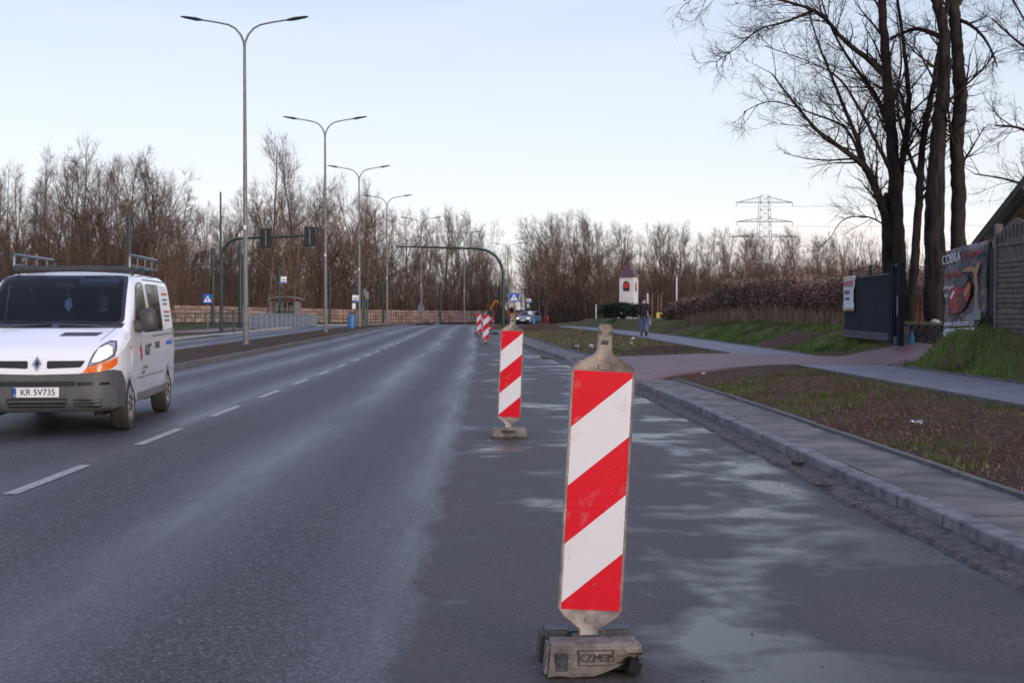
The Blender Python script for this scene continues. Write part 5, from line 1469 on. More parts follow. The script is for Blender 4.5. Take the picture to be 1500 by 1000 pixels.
def in_poly(x, y, P):
    c = False; n = len(P)
    for i in range(n):
        x1, y1 = P[i]; x2, y2 = P[(i + 1) % n]
        if (y1 > y) != (y2 > y) and x < (x2 - x1) * (y - y1) / (y2 - y1) + x1: c = not c
    return c
def rounded(P, r, n=4):
    out = []
    for i in range(len(P)):
        p0, p1, p2 = Vector(P[i - 1]), Vector(P[i]), Vector(P[(i + 1) % len(P)])
        a = (p0 - p1); b = (p2 - p1); rr = min(r, a.length * .45, b.length * .45)
        a = p1 + a.normalized() * rr; b = p1 + b.normalized() * rr
        for k in range(n + 1):
            s = k / n; q = a * (1 - s) ** 2 + p1 * 2 * s * (1 - s) + b * s * s; out.append((q.x, q.y))
    return out
def shrink(P, d):
    c = Vector((sum(p[0] for p in P) / len(P), sum(p[1] for p in P) / len(P)))
    return [tuple(c + (Vector(p) - c) * (1 - d / max(.05, (Vector(p) - c).length))) for p in P]
def patch(name, P, view, mt, parent, off=.004, hole=None, sub=.06):
    """panel that hugs the body: polygon in (x,z) for 'front', (u,z) for 'left'/'right', (x,u) for 'top'"""
    bm = bmesh.new()
    if hole is None:
        f = bm.faces.new([bm.verts.new((a, b, 0)) for a, b in P]); bmesh.ops.triangulate(bm, faces=[f])
    else:
        A = [bm.verts.new((a, b, 0)) for a, b in P]; B = [bm.verts.new((a, b, 0)) for a, b in hole]
        for i in range(len(A)): bm.faces.new((A[i], A[(i + 1) % len(A)], B[(i + 1) % len(A)], B[i]))
        bmesh.ops.triangulate(bm, faces=bm.faces[:])
    for _ in range(6):
        es = [e for e in bm.edges if e.calc_length() > sub]
        if not es: break
        bmesh.ops.subdivide_edges(bm, edges=es, cuts=1); bmesh.ops.triangulate(bm, faces=bm.faces[:])
    bad = []
    for v in bm.verts:
        a, b = v.co.x, v.co.y
        if view == 'front': o, d = Vector((a, -2, b)), Vector((0, 1, 0))
        elif view == 'right': o, d = Vector((3, a, b)), Vector((-1, 0, 0))
        elif view == 'left': o, d = Vector((-3, a, b)), Vector((1, 0, 0))
        else: o, d = Vector((a, b, 4)), Vector((0, 0, -1))
        h, nrm, _, _ = bvh.ray_cast(o, d)
        if h is None: bad.append(v); continue
        if nrm.dot(d) > 0: nrm = -nrm
        v.co = h + nrm * off
    if bad: bmesh.ops.delete(bm, geom=bad, context='VERTS')
    bmesh.ops.remove_doubles(bm, verts=bm.verts[:], dist=.0005)
    bmesh.ops.recalc_face_normals(bm, faces=bm.faces[:])
    me = bpy.data.meshes.new(name); bm.to_mesh(me); bm.free(); me.materials.append(mt); smooth(me, 40)
    # make normals face outwards
    cen = Vector((0, 2.4, 1.0)); s = sum(((p.center - cen).dot(p.normal)) * p.area for p in me.polygons)
    if s < 0:
        for p in me.polygons: p.flip()
    return link(name, me, parent)

WS = rounded([(-.855, 1.285), (.855, 1.285), (.775, 1.885), (-.775, 1.885)], .07)
DW = rounded([(1.20, 1.27), (1.45, 1.50), (1.66, 1.76), (1.95, 1.82), (2.22, 1.80), (2.26, 1.24), (1.5, 1.16)], .07)
QW = rounded([(2.52, 1.80), (3.45, 1.80), (3.45, 1.17), (2.50, 1.17)], .05)
RW = rounded([(3.50, 1.80), (4.42, 1.78), (4.45, 1.20), (3.50, 1.17)], .05)
WH = [(.86, .325), (3.96, .325)]          # wheel centres (u, z)
def keep(c, n):
    x, u, z = c
    if abs(n.y) > .02 or True:
        if .78 < u < 1.72 and in_poly(x, z, WSi) and n.z > .25: return False
    if abs(n.x) > .5:
        for P in (DWi, QWi):
            if in_poly(u, z, P): return False
        for wu, wz in WH:
            if (u - wu) ** 2 + (z - wz) ** 2 < .365 ** 2: return False
    return True
WSi = shrink(WS, .035); DWi = shrink(DW, .03); QWi = shrink(QW, .03)
VAN = empty("delivery_van", (-5.60, 16.75, 0), R(5.3), "white van with roof rack and lit headlamp driving in the left lane", "van")
VAN.scale = (1, 1, 1.02)
def body_mesh(scale, mt, name, rough_cut=True):
    bm = bmesh.new(); me0 = van_mb.mesh("tmp", None); bm.from_mesh(me0); bpy.data.meshes.remove(me0)
    cells = [f for f in bm.faces if not keep(f.calc_center_median(), f.normal)]
    bmesh.ops.delete(bm, geom=cells, context='FACES')
    if scale:
        for v in bm.verts:
            v.co = Vector((v.co.x * (1 - scale / .95), 2.4 + (v.co.y - 2.4) * (1 - scale / 2.4), 1.1 + (v.co.z - 1.1) * (1 - scale / .85)))
    me = bpy.data.meshes.new(name); bm.to_mesh(me); bm.free(); me.materials.append(mt); smooth(me, 45)
    return me
# front overhang: flatten the section wells under the floor
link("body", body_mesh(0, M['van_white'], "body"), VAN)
link("cabin_lining", body_mesh(.03, M['cabin'], "cabin_lining"), VAN)
def ring(name, P, view, mt, inset, parent, off=.005): return patch(name, P, view, mt, parent, off, shrink(P, inset))
w_o = patch("windscreen", WS, 'front', M['windscreen'], VAN, .006); ring("windscreen_surround", WS, 'front', M['glossblack'], .045, w_o, .009)
for side in ('right', 'left'):
    dw = patch("door_window", DW, side, M['sideglass'], VAN, .005); ring("window_seal", DW, side, M['glossblack'], .035, dw, .007)
    qw = patch("side_window", QW, side, M['sideglass'], VAN, .005); ring("window_seal", QW, side, M['glossblack'], .04, qw, .007)
    patch("rear_side_panel", RW, side, M['white'], VAN, .005)
# bumper: everything below z .76 at the nose, wrapping back to the wheel
BP = [(-.872, .285), (.872, .285), (.872, .69), (.80, .76), (.70, .735), (.46, .715), (0, .705), (-.46, .715), (-.70, .735), (-.80, .76), (-.872, .69)]
bumper = patch("bumper", BP, 'front', M['bumper'], VAN, .022, sub=.04)
for side in ('right', 'left'):
    patch("bumper_wrap", [(.16, .27), (.44, .27), (.50, .45), (.50, .60), (.36, .735), (.16, .76)], side, M['bumper'], bumper, .022, sub=.04)
    # lower grey sill and rubbing lines
    patch("sill", [(1.25, .30), (3.55, .31), (3.57, .42), (1.22, .42)], side, mat('grey_sill', (.16, .155, .155), (.11, .10, .10), .6), VAN, .004)
    patch("seam", [(1.24, .60), (3.50, .60), (3.50, .612), (1.24, .612)], side, M['bumper'], VAN, .003)
    patch("seam", [(2.335, .42), (2.343, .42), (2.343, 1.9), (2.335, 1.9)], side, M['bumper'], VAN, .003)
    patch("seam", [(3.66, .8), (3.668, .8), (3.668, 1.86), (3.66, 1.86)], side, M['bumper'], VAN, .003)
    patch("seam", [(1.18, .7), (1.188, .7), (1.188, 1.24), (1.18, 1.24)], side, M['bumper'], VAN, .003)
    patch("drip_rail", [(2.4, 1.845), (4.5, 1.84), (4.5, 1.855), (2.4, 1.86)], side, M['bumper'], VAN, .003)
    patch("slide_rail", [(2.5, 1.10), (4.5, 1.11), (4.5, 1.125), (2.5, 1.115)], side, M['bumper'], VAN, .003)
    patch("side_repeater", [(.80, .985), (.85, .985), (.85, 1.015), (.80, 1.015)], side, M['red'], VAN, .006)
    patch("door_handle", [(2.12, .98), (2.27, .98), (2.27, 1.02), (2.12, 1.02)], side, M['bumper'], VAN, .02)
    for wu, wz in WH:      # arch lips
        ar = [(wu + .375 * math.cos(a), wz + .375 * math.sin(a)) for a in np.linspace(-.05, math.pi + .05, 18)]; ai = [(wu + .35 * math.cos(a), wz + .35 * math.sin(a)) for a in np.linspace(-.05, math.pi + .05, 18)]
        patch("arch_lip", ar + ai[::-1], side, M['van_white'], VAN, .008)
# front face details
nose = lambda n, P, mt, off=.026, par=bumper: patch(n, P, 'front', mt, par, off, sub=.05)
nose("upper_intake", [(-.42, .575), (.44, .575), (.44, .63), (-.42, .63)], M['black'])
nose("bumper_groove", [(.46, .575), (.80, .585), (.80, .615), (.46, .62)], M['glossblack'], .0245)
nose("bumper_groove", [(-.46, .575), (-.80, .585), (-.80, .615), (-.46, .62)], M['glossblack'], .0245)
nose("lower_intake", rounded([(-.33, .335), (.33, .335), (.36, .435), (-.36, .435)], .03), M['black'])
for s in (-1, 1):
    nose("fog_intake", rounded([(s * .42, .34), (s * .72, .34), (s * .74, .42), (s * .42, .425)], .025), M['black'])
    for zz in (.367, .398): nose("intake_slat", [(s * .425, zz - .007), (s * .72, zz - .007), (s * .72, zz + .007), (s * .425, zz + .007)], M['bumper'], .032)
for zz in (.365, .40): nose("intake_slat", [(-.34, zz - .008), (.34, zz - .008), (.34, zz + .008), (-.34, zz + .008)], M['bumper'], .032)
for s in (-1, 1):
    patch("grille_slot", rounded([(s * .11, .775), (s * .50, .79), (s * .55, .865), (s * .11, .865)], .02), 'front', M['black'], VAN, .006)
    hl = [(s * a, b) for a, b in ((.575, .79), (.60, .86), (.64, .95), (.70, 1.03), (.78, 1.085), (.845, 1.08), (.862, 1.0), (.85, .91), (.79, .865), (.69, .825))]
    ho = patch("headlamp", hl, 'front', M['lens'], VAN, .012, sub=.03); patch("headlamp_rim", hl, 'front', M['bumper'], ho, .014, shrink(hl, .018), sub=.03)
    patch("indicator", [(s * a, b) for a, b in ((.525, .715), (.70, .735), (.82, .775), (.862, .82), (.864, .90), (.79, .858), (.69, .818), (.575, .783))], 'front', M['amber'], ho, .027, sub=.03)
    gl_ = [(s * a, b) for a, b in ((.625, .845), (.655, .935), (.70, 1.0), (.765, 1.035), (.815, 1.01), (.825, .94), (.775, .89), (.70, .855))]
    patch("glowing_reflector", gl_, 'front', HL2, ho, .015, sub=.03)
    patch("bulb_glow", [(s * (.735 + .06 * math.cos(a)), .955 + .045 * math.sin(a)) for a in np.linspace(0, 2 * math.pi, 14)[:-1]], 'front', HL, ho, .018, sub=.03)
# badge: diamond outline
bd = [(0, .745), (.055, .83), (0, .915), (-.055, .83)]
bi = [(0, .775), (.030, .83), (0, .885), (-.030, .83)]
bb = patch("badge", bd, 'front', M['chrome'], VAN, .020, bi, sub=.03); patch("badge_inner", bi, 'front', M['lamp_dark'], bb, .014, sub=.03)
patch("bonnet_slot", [(.16, 1.145), (.60, 1.145), (.66, 1.185), (.21, 1.185)], 'front', M['glossblack'], VAN, .004, sub=.05)
for s in (-1, 1): patch("bonnet_seam", [(s * .66, 1.09), (s * .668, 1.09), (s * .80, 1.26), (s * .79, 1.26)], 'front', M['bumper'], VAN, .003, sub=.05)
patch("scuttle", [(-.84, 1.235), (.84, 1.235), (.86, 1.29), (-.86, 1.29)], 'front', M['glossblack'], VAN, .007, sub=.05)
# number plate
plate = MB().box((0, 0, 0), (.52, .012, .114), bev=.003).build("number_plate", M['white'], VAN, (.0, -.045, .505))
MB().box((-.243, -.0085, 0), (.032, .004, .106)).build("blue_strip", M['blue'], plate)
text_obj("PL", .03, M['white'], plate, (-.243, -.012, -.035), (R(90), 0, 0), .001)
text_obj("KR 5V735", .105, M['black'], plate, (.02, -.0085, .0), (R(90), 0, 0), .002, sx=.93)
# wheels
def wheel(x, u, s):
    t = MB().lathe([(.20, -.10), (.30, -.105), (.322, -.08), (.325, -.05), (.325, .05), (.322, .08), (.30, .105), (.20, .10)], (0, 0, 0), 32, 'x').build("wheel", M['rubber'], VAN, (x, u, .325), sm=40)
    d = MB().lathe([(.205, s * .085), (.215, s * .10), (.195, s * .105), (.185, s * .06), (.11, s * .075), (.06, s * .10), (.0, s * .10)], (0, 0, 0), 24, 'x').build("wheel_trim", M['wheel_silver'], t, sm=40)
    for k in range(9):
        a = 2 * math.pi * k / 9; MB().box((s * .092, .145 * math.cos(a), .145 * math.sin(a)), (.03, .035, .085), (a - math.pi / 2, 0, 0), bev=.006).build("trim_spoke", M['wheel_silver'], d)
        MB().box((s * .078, .145 * math.cos(a + .35), .145 * math.sin(a + .35)), (.01, .026, .06), (a + .35 - math.pi / 2, 0, 0)).build("trim_gap", M['black'], d)
for u, z in WH:
    for s in (-1, 1): wheel(s * .835, u, s)
MB().box((0, 2.4, .34), (1.5, 4.0, .12)).build("underfloor", M['black'], VAN)
for u, z in WH:
    for s in (-1, 1): MB().box((s * .62, u, .45), (.10, .86, .5)).build("wheel_well", M['black'], VAN)
# mirrors
for s in (-1, 1):
    mo = MB().box((0, 0, 0), (.21, .13, .30), bev=.05).build("mirror", M['mirror_grey'], VAN, (s * 1.10, 1.20, 1.33), (0, s * -.12, 0), sm=50)
    MB().box((-s * .14, 0, -.06), (.16, .10, .14), (0, s * .35, 0), bev=.03).build("mirror_arm", M['mirror_grey'], mo)
    MB().box((0, .068, 0), (.17, .004, .25)).build("mirror_glass", M['chrome'], mo)
# wipers
for x0 in (-.62, .08): MB().tube([(x0 + .62, .78, 1.292), (x0 + .3, .79, 1.305), (x0, .80, 1.318)], .012, 5).build("wiper", M['black'], VAN)
# roof rack
MB().box((0, 1.92, 1.985), (1.50, .06, .075), bev=.02).build("wind_deflector", M['lamp_dark'], VAN)
MB().tube([(-.7, 2.1, 2.0), (.7, 2.1, 2.0)], .018, 6).build("rack_crossbar", M['galv'], VAN)
for uu in (2.7, 3.4, 4.1): MB().tube([(-.74, uu, 2.02), (.74, uu, 2.02)], .016, 6).build("rack_crossbar", M['lamp_dark'], VAN)
M['rack_tube'] = mat('rack_tube_paint', (0.11, 0.125, 0.155), None, .35, .5)
for s in (-1, 1):
    x = s * .74
    rr_ = MB().tube([(x, 1.95, 2.0), (x, 1.97, 2.13), (x, 2.02, 2.165), (x, 4.2, 2.165), (x, 4.26, 2.13), (x, 4.28, 2.02)], .02, 8).build("rack_rail", M['rack_tube'], VAN, sm=40)
    MB().tube([(x, 1.95, 2.025), (x, 4.28, 2.025)], .018, 6).build("rack_rail", M['rack_tube'], VAN, sm=40)
    for uu in (2.6, 3.2, 3.8): MB().tube([(x, uu, 2.02), (x, uu, 2.16)], .012, 5).build("rack_upright", M['galv'], rr_)
    for uu in (2.2, 3.0, 3.9): MB().tube([(x, uu, 1.88), (x, uu, 2.03)], .02, 5).build("rack_foot", M['lamp_dark'], rr_)
# cabin: dash, seats, wheel, sun visor, charm
MB().box((0, 1.05, 1.16), (1.62, .50, .16), (.12, 0, 0), bev=.04).build("dashboard", M['dash'], VAN)
def seat(x):
    o = MB().box((x, 2.0, 1.18), (.48, .16, .74), (-.18, 0, 0), bev=.05).build("seat", M['cabin'], VAN); MB().box((x, 2.08, 1.62), (.26, .10, .18), bev=.03).build("headrest", M['cabin'], o); MB().box((x, 1.75, .82), (.5, .5, .16), bev=.04).build("cushion", M['cabin'], o)
for x in (.42, -.15, -.52): seat(x)
sw = MB(); sw.tube([(.42 + .18 * math.cos(a), 1.42 + .06 * math.sin(a), 1.26 + .17 * math.sin(a)) for a in np.linspace(0, 2 * math.pi, 20)], .014, 6, False); sw.build("steering_wheel", M['black'], VAN)
MB().box((.42, 1.60, 1.80), (.5, .10, .07), (.5, 0, 0), bev=.01).build("sun_visor", mat('grey_visor', (.24, .26, .25), None, .8), VAN)
MB().box((-.0, 1.55, 1.76), (.24, .04, .07), bev=.01).build("rear_view_mirror", M['dash'], VAN)
ch = empty("hanging_charm", (-5.60 - .09, 16.75 + 1.5, 1.55), 0, "small white charm hanging inside the van's windscreen", "ornament")
MB().prism([(0, -.09), (.05, -.02), (.045, .05), (.02, .09), (-.04, .05), (-.05, -.02)], -.005, .005).build("leaf_shape", M['white'], ch); MB().tube([(0, 0, .08), (0, 0, .22)], .003, 3).build("string", M['white'], ch)
# lettering on the flank (road side)
def flank(s, size, u, z, mt, sx=1.0):
    x = van_half(u, z) + .007
    tilt = math.atan2(van_half(u, z + .05) - van_half(u, z - .05), .1)
    return text_obj(s, size, mt, VAN, (x, u, z), (R(90) + 0, 0, R(90)), .0015, sx=sx)
flank("-BUD", .20, 1.98, .93, M['lamp_dark'], .9)
star = [(.0, .14), (.03, .05), (.10, .06), (.05, .0), (.10, -.14), (.01, -.05), (-.08, -.13), (-.04, .0), (-.10, .05), (-.03, .05)]
patch("star_logo", [(1.50 + a, .93 + b) for a, b in star], 'right', M['red'], VAN, .008, sub=.05)
flank("23446532", .13, 2.85, .98, M['lamp_dark'], .8); flank("www.bud.pl", .12, 3.95, 1.0, M['blue'], .9)
flank("KOMPLEKSOWE", .06, 1.85, .72, M['signback']); flank("REMONTY", .06, 1.70, .66, M['signback'])
for k, (zz, mt) in enumerate(((1.66, M['red']), (1.58, M['signback']), (1.52, M['signback']), (1.41, M['red']), (1.35, M['signback']), (1.29, M['signback']))):
    patch("text_line", [(3.75, zz), (4.3 - .07 * (k % 3), zz), (4.3 - .07 * (k % 3), zz + .03), (3.75, zz + .03)], 'right', mt, VAN, .008)

# ---------------------------------------------------------------- people
def skin_mesh(name, joints, edges, mt, root=0, sub=2):
    """joints: (x, y, z, rx, ry); grows one continuous surface along the edges"""
    me = bpy.data.meshes.new(name); me.from_pydata([j[:3] for j in joints], edges, [])
    o = bpy.data.objects.new(name, me); COL.objects.link(o)
    md = o.modifiers.new("skin", 'SKIN'); md.use_smooth_shade = True
    for i, sv in enumerate(me.skin_vertices[0].data):
        sv.radius = (joints[i][3], joints[i][4] if len(joints[i]) > 4 else joints[i][3]); sv.use_root = (i == root)
    o.modifiers.new("sub", 'SUBSURF').levels = sub; o.modifiers["sub"].render_levels = sub
    dg = bpy.context.evaluated_depsgraph_get(); r = bpy.data.meshes.new_from_object(o.evaluated_get(dg))
    bpy.data.objects.remove(o); bpy.data.meshes.remove(me)
    r.materials.clear(); r.materials.append(mt); smooth(r); r.name = name
    return r
M['skin'] = mat('skin', (0.46, 0.27, 0.20), (0.40, 0.23, 0.17), .55)
M['hair'] = mat('dark_hair', (0.022, 0.018, 0.016), None, .7)
M['jacket'] = mat('charcoal_jacket', (0.016, 0.015, 0.019), (0.010, 0.009, 0.012), .8, 0, 8, 5, bump=.3)
M['jeans'] = mat('blue_jeans', (0.13, 0.19, 0.30), (0.075, 0.11, 0.19), .85, 0, 6, 6, bump=.3)
M['shoe'] = mat('black_shoe', (0.012, 0.012, 0.014), None, .6)
man = empty("person", on_ground(943, 67) + Vector((0, 0, .03)), R(-6), "man in charcoal jacket and blue jeans walking away along the pavement", "person"); man.scale = (1.05, 1.05, 1.04)
# facing +y (away).  left foot planted under him, right foot trailing with heel lifted
J = [(0, 0, .93, .13, .11), (0, .01, 1.10, .135, .10), (0, .02, 1.28, .16, .11), (0, .03, 1.43, .13, .09), (0, .035, 1.53, .055, .055), (0, .05, 1.62, .075, .085), (0, .05, 1.70, .078, .09),
     (-.09, .0, .88, .10), (-.105, .10, .50, .07), (-.11, .09, .09, .045), (-.12, .22, .04, .038),
     (.09, .0, .88, .10), (.10, .03, .50, .07), (.11, -.22, .20, .045), (.12, -.16, .09, .038),
     (-.19, .03, 1.40, .065), (-.235, -.05, 1.15, .05), (-.24, .03, .92, .038), (-.24, .06, .85, .032),
     (.19, .03, 1.40, .065), (.24, -.03, 1.15, .05), (.27, .06, .92, .038), (.275, .09, .85, .032)]
E = [(0, 1), (1, 2), (2, 3), (3, 4), (4, 5), (5, 6), (0, 7), (7, 8), (8, 9), (9, 10), (0, 11), (11, 12), (12, 13), (13, 14), (3, 15), (15, 16), (16, 17), (17, 18), (3, 19), (19, 20), (20, 21), (21, 22)]
for hx, hy, sg in ((-.24, .06, -1), (.275, .09, 1)):
    b = 18 if sg < 0 else 22
    for k, (dy, L_) in enumerate(((-.026, .055), (-.009, .065), (.009, .062), (.026, .05))):
        i = len(J); J.append((hx, hy + dy, .815, .010)); J.append((hx - sg * .012, hy + dy + .01, .815 - L_ * .5, .009)); J.append((hx - sg * .028, hy + dy + .014, .815 - L_, .008)); E += [(b, i), (i, i + 1), (i + 1, i + 2)]
    i = len(J); J.append((hx - sg * .02, hy + .035, .83, .011)); J.append((hx - sg * .03, hy + .05, .795, .009)); E += [(b, i), (i, i + 1)]
link("body", skin_mesh("body", J, E, M['skin'], 0, 2), man)
JJ = [(0, .005, .86, .185, .135), (0, .005, .95, .18, .135), (0, .01, 1.12, .185, .13), (0, .02, 1.30, .20, .135), (0, .03, 1.43, .15, .10), (0, .035, 1.50, .075, .075), (-.20, .03, 1.40, .085), (-.245, -.05, 1.15, .075), (-.25, .03, .93, .062), (.20, .03, 1.40, .085), (.25, -.03, 1.15, .075), (.28, .06, .93, .062)]
link("jacket", skin_mesh("jacket", JJ, [(0, 1), (1, 2), (2, 3), (3, 4), (4, 5), (4, 6), (6, 7), (7, 8), (4, 9), (9, 10), (10, 11)], M['jacket'], 1, 2), man)
TJ = [(0, 0, .94, .155, .125), (-.09, 0, .84, .115), (-.105, .10, .50, .09), (-.11, .085, .12, .075), (.09, 0, .84, .115), (.10, .03, .50, .09), (.11, -.205, .22, .075)]
link("trousers", skin_mesh("trousers", TJ, [(0, 1), (1, 2), (2, 3), (0, 4), (4, 5), (5, 6)], M['jeans'], 0, 2), man)
for p, rx_ in (((-.115, .14, .045), 0), ((.115, -.21, .125), -.9)):
    MB().box((0, 0, 0), (.10, .28, .09), bev=.035).build("shoe", M['shoe'], man, p, (rx_, 0, 0), sm=60)
hr = MB().lathe([(.0, .115), (.05, .105), (.085, .07), (.098, .02), (.095, -.03), (.07, -.06)], (0, 0, 0), 16).build("hair", M['hair'], man, (0, .035, 1.695), (.15, 0, 0), sm=60)
for s in (-1, 1): MB().box((s * .092, .06, 1.66), (.02, .035, .06), bev=.006).build("ear", M['skin'], man)
bgp = man.location + Vector((.30, .10, .80)); bag = empty("carrier_bag", bgp, 0, "small white carrier bag in the walking man's right hand", "bag")
V = []; 
for j, (w_, z) in enumerate(((.03, .03), (.06, -.05), (.085, -.16), (.09, -.27), (.07, -.30))):
    for k in range(8): a = 2 * math.pi * k / 8; V.append((w_ * .6 * math.cos(a), w_ * math.sin(a) * 1.2, z))
MB().add(V, [(j * 8 + k, j * 8 + (k + 1) % 8, (j + 1) * 8 + (k + 1) % 8, (j + 1) * 8 + k) for j in range(4) for k in range(8)] + [tuple(range(32, 40))]).build("bag_body", M['litter'], bag, sm=50)
MB().tube([(0, -.03, .02), (0, 0, .05), (0, .03, .02)], .006, 4).build("handle", M['litter'], bag)
# driver: seated, hands on the wheel, facing -y in van coordinates
dm = VAN.matrix_basis.copy()
drv = empty("person", (0, 0, 0), 0, "driver in dark clothes seated behind the van's windscreen", "person")
vm = Matrix.Translation(VAN.location) @ Matrix.Rotation(VAN.rotation_euler.z, 4, 'Z')
drv.matrix_basis = vm @ Matrix.Translation((.42, 1.82, .90))
DJ = [(0, 0, .08, .16, .13), (0, .05, .30, .16, .11), (0, .06, .50, .15, .10), (0, .05, .60, .055, .055), (0, .02, .70, .075, .085), (0, .02, .80, .078, .09), (-.2, .04, .50, .06), (-.24, -.14, .32, .05), (-.15, -.36, .38, .035), (.2, .04, .50, .06), (.24, -.14, .32, .05), (.15, -.36, .38, .035), (-.1, -.22, .06, .08), (-.11, -.45, -.02, .065), (-.11, -.5, -.38, .05), (.1, -.22, .06, .08), (.11, -.45, -.02, .065), (.11, -.5, -.38, .05)]
DE = [(0, 1), (1, 2), (2, 3), (3, 4), (4, 5), (2, 6), (6, 7), (7, 8), (2, 9), (9, 10), (10, 11), (0, 12), (12, 13), (13, 14), (0, 15), (15, 16), (16, 17)]
for hx, b in ((-.15, 8), (.15, 11)):
    for k in range(4):
        i = len(DJ); x = hx + (-.015 if hx > 0 else .015); z = .345 + k * .02; DJ.append((x, -.395, z, .010)); DJ.append((x - .01, -.425, z - .004, .009)); DJ.append((x - .03, -.41, z - .006, .008)); DE += [(b, i), (i, i + 1), (i + 1, i + 2)]
    i = len(DJ); DJ.append((hx, -.38, .43, .010)); DJ.append((hx - .01, -.41, .44, .009)); DE += [(b, i), (i, i + 1)]
link("body", skin_mesh("body", DJ, DE, M['skin'], 0, 2), drv)
link("jacket", skin_mesh("jacket", [(0, 0, .06, .175, .145), (0, .05, .30, .18, .13), (0, .06, .50, .17, .12), (0, .05, .585, .07, .07), (-.2, .04, .50, .08), (-.245, -.14, .32, .068), (-.17, -.31, .36, .05), (.2, .04, .50, .08), (.245, -.14, .32, .068), (.17, -.31, .36, .05)], [(0, 1), (1, 2), (2, 3), (2, 4), (4, 5), (5, 6), (2, 7), (7, 8), (8, 9)], M['jacket'], 0, 2), drv)
link("hair", MB().lathe([(.0, .115), (.05, .105), (.085, .07), (.098, .02), (.09, -.01)], (0, 0, 0), 14).mesh("hair", M['hair'], 60), drv, (0, .035, .80), (-.2, 0, 0))
for s in (-1, 1): MB().box((s * .03, -.062, .765), (.022, .012, .010), bev=.003).build("eye", M['hair'], drv)
MB().box((0, -.075, .735), (.026, .04, .05), (.3, 0, 0), bev=.008).build("nose", M['skin'], drv); MB().box((0, -.066, .69), (.05, .012, .010), bev=.003).build("mouth", M['red'], drv)

# ---------------------------------------------------------------- far vehicles
def simple_car(loc, rz, paint, label, lights=False):
    root = empty("car", loc, rz, label, "car")
    prof = [(0, .35), (0, .72), (.12, .82), (.95, .95), (1.6, 1.42), (3.0, 1.45), (3.7, 1.05), (4.1, .98), (4.15, .4)]
    st = [(-.85, .86), (-.72, 1.0), (.72, 1.0), (.85, .86)]
    V = []; n = len(prof)
    for x, k in st:
        for y, z in prof: V.append((x * (.84 if z > 1.2 else 1), y + (1 - k) * .5 * (1 if y < 2 else -1), .3 + (z - .3) * (k if z > .6 else 1)))
    FA = [(i * n + j, i * n + (j + 1) % n, (i + 1) * n + (j + 1) % n, (i + 1) * n + j) for i in range(3) for j in range(n)] + [tuple(range(n))[::-1], tuple(3 * n + j for j in range(n))]
    MB().add(V, FA).build("body", paint, root, sm=30)
    MB().add([(-.66, 1.0, 1.0), (.66, 1.0, 1.0), (.55, 1.56, 1.40), (-.55, 1.56, 1.40), (-.66, 1.02, .96), (.66, 1.02, .96), (.55, 1.6, 1.36), (-.55, 1.6, 1.36)], [(0, 1, 2, 3), (7, 6, 5, 4), (0, 4, 5, 1), (1, 5, 6, 2), (2, 6, 7, 3), (3, 7, 4, 0)]).build("windscreen", M['glossblack'], root)
    for s in (-1, 1):
        MB().prism([(1.35, 1.0), (1.75, 1.34), (2.9, 1.36), (3.4, 1.02)], s * .80, s * .83, 'yz').build("side_window", M['glossblack'], root)
        for u in (.8, 3.3):
            t = MB().lathe([(.2, -.1), (.31, -.1), (.31, .1), (.2, .1)], (s * .76, u, .31), 18, 'x').build("wheel", M['rubber'], root); MB().lathe([(.2, s * .09), (.12, s * .11), (0, s * .11)], (s * .76, u, .31), 14, 'x').build("rim", M['wheel_silver'], t)
        MB().box((s * .58, .02, .70), (.3, .06, .14), bev=.02).build("headlamp", HL2 if lights else M['lens'], root)
        MB().box((s * .95, 1.25, 1.0), (.18, .1, .14), bev=.03).build("mirror", paint, root)
    MB().box((0, -.01, .42), (1.4, .05, .2), bev=.01).build("grille", M['black'], root); MB().box((0, -.03, .5), (.5, .02, .11)).build("number_plate", M['white'], root)
    return root
M['car_silver'] = mat('silver_blue_car_paint', (0.30, 0.36, 0.42), None, .3, .4)
c_ = on_ground(766, 150); c_.z = zb(150) + .02
simple_car(c_, R(-18), M['car_silver'], "pale silver car with lit headlamps waiting at the side road", True)
# excavator
ex = empty("excavator", (on_ground(752, 236).x, 236, zb(236)), R(15), "orange excavator with raised arm beyond the side road", "excavator")
for s in (-1, 1):
    tr = MB().prism([(-1.5, .1), (1.5, .1), (1.8, .4), (1.5, .75), (-1.5, .75), (-1.8, .4)], s * 1.0 - .25, s * 1.0 + .25).build("track", M['black'], ex)
    for k in range(4): MB().lathe([(.22, -.03), (.22, .03)], (-1.1 + k * .75, s * 1.28, .42), 10, 'y').build("roller", M['lamp_dark'], tr)
MB().box((.3, 0, 1.35), (2.6, 2.2, .9), bev=.1).build("house", M['orange'], ex); cb = MB().box((-.5, -.6, 2.1), (1.2, .9, 1.5), bev=.08).build("cab", M['orange'], ex); MB().box((-.5, -1.06, 2.3), (.9, .03, .8)).build("cab_glass", M['glossblack'], cb)
bo = MB().tube([(-.9, .3, 1.6), (-2.0, .3, 3.2), (-3.0, .3, 3.9)], [.25, .28, .18], 6).build("boom", M['orange'], ex); MB().tube([(-3.0, .3, 3.9), (-3.9, .3, 2.2)], [.18, .13], 6).build("stick", M['orange'], bo); MB().prism([(-3.6, 2.3), (-4.2, 2.2), (-4.3, 1.5), (-3.5, 1.4)], 0, .7).build("bucket", M['lamp_dark'], bo)
